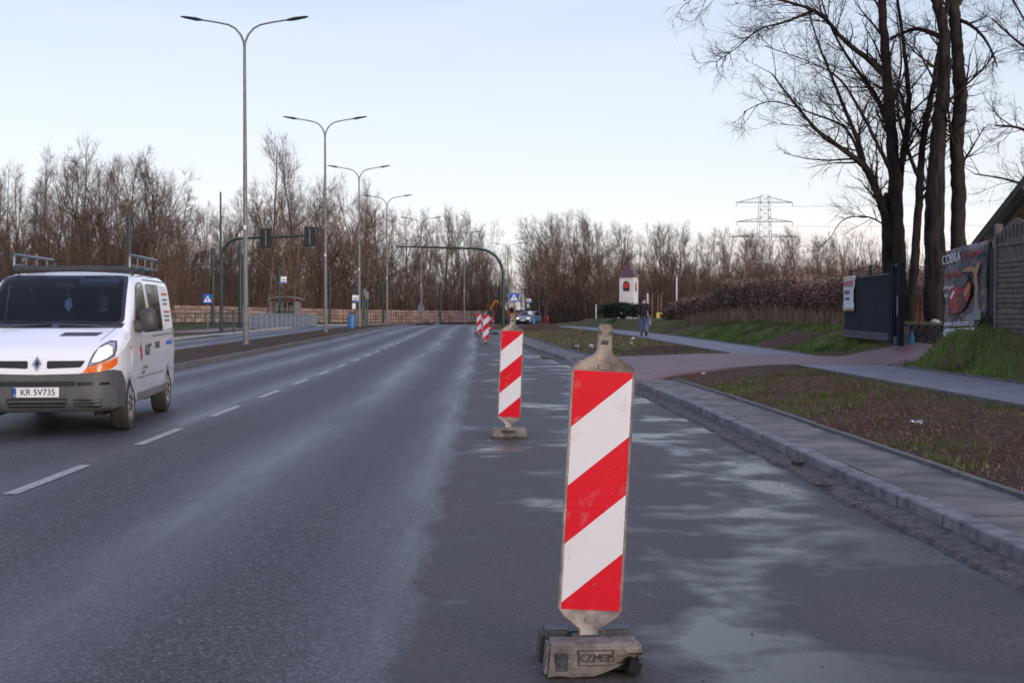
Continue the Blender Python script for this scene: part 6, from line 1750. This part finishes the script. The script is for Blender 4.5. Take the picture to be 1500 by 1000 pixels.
# lorries behind the tan wall
M['lorry_blue'] = mat('faded_blue_paint', (0.075, 0.095, 0.19), (0.05, 0.065, 0.14), .5)
def lorry(px, d, w_, mt, label, cabm):
    p = on_ground(px, d); root = empty("lorry", p, 0, label, "lorry")
    MB().box((0, 0, 2.3), (w_, 2.4, 2.0), bev=.05).build("body", mt, root); cb = MB().box((-w_ / 2 - .9, 0, 1.9), (1.5, 2.3, 2.0), bev=.15).build("cab", cabm, root); MB().box((-w_ / 2 - .9, -1.16, 2.3), (.9, .03, .7)).build("cab_window", M['glossblack'], cb)
    MB().box((0, 0, 1.15), (w_ + .4, 2.0, .3)).build("chassis", M['black'], root)
    for x in (-w_ / 2 - .9, w_ * .2, w_ * .42): MB().lathe([(.5, -.15), (.5, .15)], (x, -1.05, .5), 16, 'y').build("wheel", M['rubber'], root)
    for k in range(5): MB().box((-w_ / 2 + (k + .5) * w_ / 5, -1.22, 2.3), (.08, .05, 1.8)).build("side_rib", mt, root)
lorry(690, 285, 5.5, M['lorry_blue'], "faded blue lorry parked behind the tan block wall beside the lamp", M['white'])
lorry(718, 262, 2.6, M['orange'], "small orange truck body above the end of the tan wall", M['lorry_blue'])
lorry(668, 310, 4.0, M['lorry_blue'], "farther blue-grey lorry half hidden behind the wall", M['signback'])
# low pale site fence far right
pf = empty("site_fence", (0, 0, 0), 0, "low pale concrete fence behind the far trees on the right", "fence")
for k in range(16):
    a = on_ground(772 + k * 6.2, 262); MB().box((0, 0, 1.1), (.72, .08, 1.9), bev=.01).build("panel", M['plaster'] if k % 3 else M['signback'], pf, a)
    MB().box((.39, 0, 1.1), (.07, .14, 2.1)).build("post", M['signback'], pf, a)
# ---------------------------------------------------------------- bare trees
class Wood:
    def __init__(s, seed): s.r = random.Random(seed); s.V = []; s.F = []
    def limb(s, pts, rads):
        rough = rads[0] > .15
        n = 20 if rough else 7 if rads[0] > .12 else (5 if rads[0] > .05 else (4 if rads[0] > .025 else 3))
        V, F_ = s.V, s.F; b0 = len(V); prev = None; m = len(pts)
        for i in range(m):
            t = (pts[min(i + 1, m - 1)] - pts[max(i - 1, 0)]).normalized()
            if prev is None:
                a = Vector((1, 0, 0)) if abs(t.x) < .9 else Vector((0, 1, 0)); u = t.cross(a).normalized()
            else: u = (prev - t * prev.dot(t)).normalized()
            prev = u; w_ = t.cross(u); p = pts[i]; r = rads[i]
            if rough:
                if i == 0: rib = [s.r.uniform(-.09, .09) + (.06 if k % 2 else -.06) for k in range(n)]
                else: rib = [.7 * q + .3 * (s.r.uniform(-.13, .13) + (.05 if k % 2 else -.05)) for k, q in enumerate(rib)]
            for k in range(n):
                a = 6.2832 * k / n; V.append(p + (u * math.cos(a) + w_ * math.sin(a)) * (r * (1 + rib[k]) if rough else r))
        for i in range(m - 1):
            for k in range(n):
                k2 = (k + 1) % n
                F_.append((b0 + i * n + k, b0 + i * n + k2, b0 + (i + 1) * n + k2, b0 + (i + 1) * n + k))
    def grow(s, p, d, L_, r, nseg, wob, up):
        pts = [p.copy()]; rads = [r]; d = d.normalized(); q = p.copy(); R_ = s.r
        for i in range(nseg):
            d = (d + Vector((R_.gauss(0, wob), R_.gauss(0, wob), R_.gauss(0, wob) + up))).normalized()
            q = q + d * (L_ / nseg); pts.append(q.copy()); rads.append(r * (1 - .8 * (i + 1) / nseg))
        s.limb(pts, rads); return pts, rads
    def side(s, d, ang):
        R_ = s.r; a = Vector((R_.gauss(0, 1), R_.gauss(0, 1), R_.gauss(0, 1))); a = (a - d * a.dot(d))
        if a.length < 1e-4: a = Vector((1, 0, 0))
        return (d * math.cos(ang) + a.normalized() * math.sin(ang)).normalized()
    def along(s, pts, f):
        k = f * (len(pts) - 1); i = min(int(k), len(pts) - 2); u = k - i
        return pts[i].lerp(pts[i + 1], u), (pts[i + 1] - pts[i]).normalized()
    def mesh(s, name, mt): 
        me = raw_mesh(name, [tuple(v) for v in s.V], s.F, mt, 4); smooth(me); return me

def forest_tree(seed, H, style):
    r = random.Random(seed); tr = Wood(seed); cr = Wood(seed + 50)
    base_r = .0085 * H * r.uniform(.9, 1.2)
    stems = 1 if style != 'multi' else r.choice((2, 3))
    for sidx in range(stems):
        ln = Vector((r.uniform(-.2, .2), r.uniform(-.2, .2), 1)) if stems == 1 else Vector((r.uniform(-.28, .28), r.uniform(-.28, .28), 1))
        P, Rr = tr.grow(Vector((r.uniform(-.2, .2) * (stems - 1), r.uniform(-.2, .2) * (stems - 1), -.1)), ln, H * (r.uniform(.85, 1) if sidx else .98), base_r * (1 if stems == 1 else .8), 10, .075, .06)
        n1 = int((30 if stems == 1 else 20) * (1 if style != 'slim' else .9))
        lo = .13 if style != 'slim' else .25
        for k in range(n1):
            f = lo + (.97 - lo) * (k + r.random()) / n1
            p, d = cr.along(P, f)
            ang = R(r.uniform(24, 66)) if style != 'slim' else R(r.uniform(22, 48))
            L1 = H * (.44 if style != 'slim' else .30) * (1.05 - f) ** .65 * r.uniform(.6, 1.15) + .5
            r1 = max(.02, base_r * (1.05 - f) * .5)
            P1, _ = cr.grow(p, cr.side(d, ang), L1, r1, 6, .13, .06)
            for q in range(int(5 + L1 * 1.6)):
                f2 = r.uniform(.2, 1); p2, d2 = cr.along(P1, f2)
                L2 = L1 * .42 * (1.15 - f2) * r.uniform(.6, 1.2) + .35
                P2, _ = cr.grow(p2, cr.side(d2, R(r.uniform(22, 50))), L2, max(.013, r1 * .38), 3, .11, .10)
                for t in range(int(2 + L2 * 2.6)):
                    f3 = r.uniform(.15, 1); p3, d3 = cr.along(P2, f3)
                    cr.grow(p3, cr.side(d3, R(r.uniform(20, 48))), r.uniform(.35, .95), .010, 2, .12, .08)
    return tr.mesh("trunk", BARK[style]), cr.mesh("crown", TWIG)
BARK = {'round': mat('grey_brown_bark', (0.13, 0.105, 0.09), (0.07, 0.055, 0.047), .95, 0, 3, 6, rnd=.25, spec=.1), 'multi': mat('brown_bark', (0.12, 0.09, 0.074), (0.06, 0.046, 0.039), .95, 0, 3, 6, rnd=.25, spec=.1), 'slim': mat('pale_birch_bark', (0.30, 0.25, 0.215), (0.15, 0.12, 0.10), .9, 0, 4, 6, rnd=.3, spec=.1)}
TWIG = mat('winter_twigs', (0.155, 0.102, 0.076), (0.085, 0.054, 0.041), 0.95, 0, .5, 3, rnd=.38, spec=.1)
variants = [forest_tree(10 + i, 16.0, st_) for i, st_ in enumerate(('round', 'round', 'multi', 'multi', 'slim', 'slim', 'round'))]

top_prof = lerp_tab([(-60, 260), (0, 255), (35, 246), (75, 226), (110, 212), (128, 204), (150, 232), (175, 230), (200, 214), (225, 240), (250, 262), (290, 282), (325, 292), (440, 262), (470, 268), (505, 285), (540, 262), (560, 300), (600, 312), (640, 304), (690, 308), (715, 328), (735, 352), (752, 372), (772, 352), (790, 318), (830, 310), (856, 325), (880, 328), (940, 334), (985, 322), (1040, 336), (1100, 338), (1160, 336), (1200, 342), (1240, 334), (1290, 350), (1400, 360), (1560, 365)])
rt = random.Random(21)
def plant(px, d, ytop, v=None, width=1.0, label=None, group=None):
    x = (px - 750) / 2083 * d; z = gz(x, d) - .1
    H = CAM_H + (452 - ytop) / 2083 * d - z
    i = rt.randrange(len(variants)) if v is None else v
    root = empty("bare_tree", (x, d, z), rt.uniform(0, 6.28), label, "tree", group)
    tm, cm = variants[i]
    s = H / 16.0; w_ = s * width * rt.uniform(.9, 1.15) * (1.0 if s < 1 else .92)
    root.scale = (w_, w_, s)
    link("trunk", tm, root); link("crown", cm, root)
    return root
def wood_label(px, row, v):
    look = ('rounded bare tree', 'rounded bare tree', 'forked bare tree', 'forked bare tree', 'slim pale-barked tree', 'slim pale-barked tree', 'rounded bare tree')[v]
    rowt = ("in the wood's front row", "in the wood's middle row", "in the wood's back row")[row]
    for lim, z in ((60, "behind the van's far rack rail"), (200, "behind the van's cab"), (290, 'behind the open green fence'), (350, 'behind the signal mast post'), (400, 'between the tall lamp and the shelter'), (475, 'behind the bus shelter'), (530, 'behind the blue bin'), (590, 'behind the fourth lamp'), (650, 'behind the round sign'), (705, 'behind the blue lorries'), (760, 'behind the empty green mast'), (860, 'behind the far site fence'), (945, 'behind the shrine'), (1010, 'behind the pergola'), (1070, 'behind the left end of the reeds'), (1110, 'left of the pylon'), (1150, 'below the pylon'), (1240, 'behind the right end of the reeds'), (1320, 'behind the sliding gate'), (9999, 'behind the big trunks and hut')):
        if px < lim: return f'{look} {rowt} {z}'
WL, WR = "bare winter tree in the wood beyond the tan block wall", "bare winter tree in the wood beyond the reeds and shrine"
GL, GR = "trees of the wood on the left", "trees of the wood on the right"
def wall_d(px): return float(np.interp(px, [150, 255, 360, 500, 600, 724], [150, 160, 178, 206, 220, 246]))
px = -40.0
while px < 750:
    for row in range(3):
        d = wall_d(max(px, 150)) + 8 + row * 13 + rt.uniform(-5, 5)
        if px < 250: d = 118 + row * 17 + rt.uniform(-6, 6)
        q = px + rt.uniform(-9, 9)
        y = top_prof(q) + rt.uniform(-4, 26) + (row == 0) * rt.uniform(20, 75)
        if 733 < q < 772: y = max(y, 352)
        v_ = rt.randrange(len(variants)); plant(q, d, y, v_, .85, wood_label(q, row, v_), GL)
    px += 20
px = 775.0
while px < 1500:
    for row in range(2 if px > 1240 else 3):
        d = 150 + row * 28 + rt.uniform(-10, 10) if px > 880 else 205 + row * 25 + rt.uniform(-8, 8)
        q = px + rt.uniform(-8, 8)
        y = top_prof(q) + rt.uniform(0, 12) + (row == 0) * rt.uniform(8, 45)
        v_ = rt.choice((0, 2, 3, 4, 5, 5, 6)); plant(q, d, y, v_, .8, wood_label(q, row, v_), GR)
    px += 16
# trees that stand out
plant(392, 165, 200, 0, 1.0, "tall rounded bare tree standing just right of the tall street lamp", None)
plant(430, 172, 212, 6, .9, "tall bare tree behind the two signal backs", None)
plant(536, 205, 258, 1, .8, "slim bare tree rising between the third and fourth lamps", None)
plant(795, 150, 310, 3, .95, "forked bare tree left of a pair beside the far lamps", None)
plant(830, 152, 307, 2, .95, "broad bare tree right of a pair beside the far lamps", None)
plant(888, 128, 322, 2, 1.0, "bare tree with dense twigs directly behind the shrine", None)

# undergrowth that closes the wood at eye level
def thicket(name, n, where, h0, h1, label):
    P0 = np.zeros((n, 3)); H = np.zeros(n)
    for i in range(n):
        x, y = where(); P0[i] = (x, y, gz(x, y) - .1); H[i] = rs.uniform(h0, h1)
    a = rs.uniform(0, 6.28, n); ln = rs.uniform(.05, .28, n) * H
    top = P0 + np.stack([np.cos(a) * ln, np.sin(a) * ln, H], 1)
    def ribs(A, B, wd):
        b = rs.uniform(0, 6.28, len(A)); wv = np.stack([np.cos(b), np.sin(b), 0 * b], 1) * wd
        return np.stack([A + wv, A - wv, B - wv * .4, B + wv * .4], 1).reshape(-1, 3)
    Vs = [ribs(P0, top, .024)]
    for k in range(5):
        f = rs.uniform(.25, .95, (n, 1)); st = P0 + (top - P0) * f; a = rs.uniform(0, 6.28, n); l = rs.uniform(.12, .3, n) * H
        en = st + np.stack([np.cos(a) * l * .6, np.sin(a) * l * .6, l * rs.uniform(.4, 1, n)], 1); Vs.append(ribs(st, en, .013))
    V = np.concatenate(Vs); FA = np.arange(len(V) // 4)[:, None] * 4 + np.array([0, 1, 2, 3])
    tag(link(name, raw_mesh(name, V, FA, TWIG, 4)), label, "undergrowth", kind="stuff")
def w_left():
    px = rs.uniform(-60, 735); d = (wall_d(max(px, 150)) + rs.uniform(3, 30)) if px > 250 else rs.uniform(112, 160)
    return (px - 750) / 2083 * d, d
def w_right():
    px = rs.uniform(770, 1330); d = rs.uniform(140, 190) if px > 880 else rs.uniform(200, 240); return (px - 750) / 2083 * d, d
def w_far():
    px = rs.uniform(-100, 1600); d = rs.uniform(300, 360); return (px - 750) / 2083 * d, d
def w_right_edge():
    px = rs.uniform(1230, 1560); d = rs.uniform(60, 110); return (px - 750) / 2083 * d, d
thicket("wood_undergrowth", 13000, w_left, 2.0, 7.5, "dense brown scrub under the wood beyond the tan wall")
thicket("reedside_undergrowth", 11000, w_right, 1.5, 6.5, "dense brown scrub under the wood behind the reeds")
thicket("distant_undergrowth", 9000, w_far, 4.0, 13.0, "far brown belt of scrub and saplings at the horizon")
thicket("garden_undergrowth", 2600, w_right_edge, 1.2, 3.6, "brown scrub behind the big trunks by the gate")

# ---------------------------------------------------------------- the big trees by the gate
M['bark_big'] = mat('furrowed_dark_bark', (0.036, 0.029, 0.025), (0.009, 0.008, 0.007), .95, 0, 5, 8, bump=1.0, bscale=9, stretch=(1.6, 1.6, .28), spec=.15)
M['bark_smooth'] = mat('smooth_dark_bark', (0.038, 0.031, 0.027), (0.016, 0.013, 0.012), .9, 0, 4, 7, bump=.5, bscale=14, stretch=(1.2, 1.2, .5), spec=.15)
M['twig_big'] = mat('dark_twigs', (0.040, 0.031, 0.027), (0.022, 0.017, 0.015), .95, 0, 1, 4, spec=.1)
def big_tree(name_label, d, stems, seed, bark, nb=1.0, root_px=None):
    """stems: lists of (px, py, depth shift, radius) control points in the tree's own plane at distance d"""
    x0 = (root_px - 750) / 2083 * d
    org = Vector((x0, d, gz(x0, d) - .1))
    root = empty("bare_tree", org, 0, name_label, "tree")
    r = random.Random(seed); tr = Wood(seed); cr = Wood(seed + 9)
    for st, kids, klen in stems:
        pts = []; rads = []
        for (px, py, dy, rad) in st:
            p = at(px, py, d + dy) - org; pts.append(p); rads.append(rad)
        # refine with Catmull-Rom and a little wander
        P = []; Rr = []
        for i in range(len(pts) - 1):
            a, b, c, e = pts[max(i - 1, 0)], pts[i], pts[i + 1], pts[min(i + 2, len(pts) - 1)]
            for k in range(8):
                t = k / 8; q = .5 * ((2 * b) + (c - a) * t + (2 * a - 5 * b + 4 * c - e) * t * t + (3 * b - a - 3 * c + e) * t ** 3)
                rr = rads[i] + (rads[i + 1] - rads[i]) * t
                q += Vector((r.gauss(0, 1), r.gauss(0, 1), 0)) * min(.012, rr * .1); P.append(q); Rr.append(rr * r.uniform(.95, 1.06))
        P.append(pts[-1]); Rr.append(rads[-1])
        big = rads[0] > .15
        (tr if big else cr).limb(P, Rr)
        for k in range(int(kids * nb)):
            f = r.uniform(.30 if big else .12, 1) ; p, dd = cr.along(P, f)
            L1 = klen * r.uniform(.5, 1.2) * (1.25 - .6 * f); rk = max(.016, Rr[int(f * (len(Rr) - 1))] * .38)
            P1, _ = cr.grow(p, cr.side(dd, R(r.uniform(28, 62))), L1, min(rk, .05), 6, .10, .05)
            for q in range(int(4 + L1 * 2.6)):
                f2 = r.uniform(.15, 1); p2, d2 = cr.along(P1, f2); L2 = L1 * .42 * (1.2 - f2) * r.uniform(.6, 1.3) + .25
                P2, _ = cr.grow(p2, cr.side(d2, R(r.uniform(25, 58))), L2, max(.007, rk * .3), 4, .13, .02)
                for t in range(int(2 + L2 * 4)):
                    p3, d3 = cr.along(P2, r.uniform(.15, 1)); cr.grow(p3, cr.side(d3, R(r.uniform(25, 55))), r.uniform(.2, .6), .0046, 3, .14, .0)
    link("trunk", tr.mesh("trunk", bark), root); link("crown", cr.mesh("crown", M['twig_big']), root)
D1 = 44.0
big_tree("many-stemmed bare tree with limbs spreading left above the sliding gate", D1, [
    ([(1318, 480, 0, .25), (1316, 400, 0, .22), (1311, 300, 0, .20), (1304, 200, 0, .175), (1296, 100, 0, .15), (1289, 0, 0, .12), (1284, -140, 0, .08)], 16, 2.6),
    ([(1301, 480, .2, .165), (1299, 380, .2, .155), (1298, 300, .2, .14), (1298, 286, .2, .10)], 0, 1),
    ([(1303, 360, .1, .15), (1296, 320, 0, .14), (1280, 275, -.3, .12), (1266, 246, -.5, .11), (1240, 224, -.8, .08), (1200, 196, -1, .055), (1160, 150, -1.2, .035), (1130, 110, -1.3, .02)], 16, 2.0),
    ([(1266, 248, -.5, .10), (1258, 215, -.2, .08), (1240, 170, .2, .065), (1215, 110, .5, .045), (1195, 60, .6, .03), (1180, 10, .7, .02)], 14, 1.9),
    ([(1331, 480, -.2, .155), (1338, 400, -.2, .135), (1343, 320, -.1, .12), (1347, 250, 0, .11), (1352, 195, 0, .095), (1366, 120, .3, .08), (1378, 40, .5, .05), (1392, -60, .8, .03)], 14, 2.2),
    ([(1312, 330, .3, .14), (1318, 250, .4, .12), (1327, 190, .5, .10), (1328, 130, .6, .08), (1320, 60, .8, .06), (1308, -20, 1, .04)], 14, 2.2),
    ([(1293, 112, 0, .11), (1268, 88, -.4, .09), (1235, 62, -.8, .075), (1200, 24, -1.2, .055), (1160, 8, -1.5, .045), (1110, -4, -1.8, .035), (1050, -12, -2.0, .025), (1000, 4, -2.1, .014)], 24, 1.7),
    ([(1190, 18, -1.2, .05), (1150, 34, -1.4, .035), (1110, 46, -1.6, .026), (1078, 72, -1.7, .018), (1048, 92, -1.8, .010)], 16, 1.0),
    ([(1302, 190, 0, .10), (1285, 150, .4, .08), (1266, 120, .7, .065), (1236, 80, 1, .045), (1210, 30, 1.2, .03), (1195, -20, 1.3, .02)], 14, 1.8),
    ([(1290, 300, 0, .07), (1262, 240, .6, .055), (1238, 190, 1, .04), (1190, 168, 1.4, .03), (1130, 150, 1.8, .02), (1088, 165, 1.9, .012)], 18, 1.5),
    ([(1308, 260, 0, .08), (1285, 215, -.6, .06), (1262, 170, -1, .05), (1230, 120, -1.4, .035), (1190, 95, -1.8, .02), (1120, 70, -2, .012)], 14, 1.6),
    ([(1344, 260, 0, .07), (1325, 210, -.4, .06), (1312, 150, -.6, .045), (1318, 90, -.8, .03), (1310, 20, -.9, .02)], 12, 1.6),
    ([(1295, 330, 0, .035), (1270, 318, .5, .024), (1235, 322, .9, .016), (1215, 350, 1.2, .012)], 6, 1.0),
], 5, M['bark_smooth'], 1.3, 1316)
big_tree("thick bare trunk with deeply furrowed bark between its slimmer neighbours", D1 - 1.5, [
    ([(1370, 490, 0, .36), (1369, 440, 0, .32), (1369, 384, 0, .30), (1368, 290, 0, .27), (1373, 200, 0, .22), (1380, 120, 0, .18), (1380, 50, 0, .155), (1368, 0, .2, .16), (1356, -60, .3, .13), (1345, -150, .4, .08)], 10, 2.0),
    ([(1380, 60, 0, .10), (1360, 50, .6, .08), (1335, 45, 1, .06), (1300, 60, 1.4, .04)], 8, 1.2),
], 8, M['bark_big'], 1.0, 1370)
big_tree("straight smooth bare trunk beside the hut roof", D1 - 1.0, [
    ([(1402, 480, 0, .25), (1402, 372, 0, .225), (1402, 280, 0, .21), (1400, 200, 0, .20), (1404, 140, 0, .195), (1398, 60, 0, .17), (1393, 0, 0, .17), (1388, -120, 0, .11)], 10, 2.2),
    ([(1400, 30, 0, .07), (1420, 40, -.4, .055), (1436, 55, -.7, .045), (1448, 74, -.9, .035), (1458, 100, -1, .02)], 10, .9),
    ([(1397, 10, 0, .08), (1425, -20, .4, .06), (1455, -30, .8, .045), (1490, 20, 1.2, .03), (1520, 80, 1.5, .02)], 14, 1.6),
], 12, M['bark_smooth'], 1.0, 1402)
big_tree("bare tree behind the hut with drooping twigs over its roof", 48.0, [
    ([(1580, 480, 0, .28), (1575, 300, 0, .24), (1565, 150, 0, .19), (1555, 0, 0, .13), (1550, -100, 0, .08)], 14, 2.6),
    ([(1572, 260, 0, .10), (1535, 215, -.3, .07), (1495, 190, -.6, .05), (1455, 185, -.8, .03)], 14, 1.7),
    ([(1568, 330, 0, .09), (1530, 285, .3, .06), (1480, 265, .6, .04), (1425, 255, .8, .02)], 12, 1.5),
    ([(1566, 130, 0, .10), (1530, 90, .3, .07), (1490, 65, .6, .045), (1450, 30, .8, .025)], 14, 1.7),
], 15, M['bark_smooth'], 1.0, 1580)
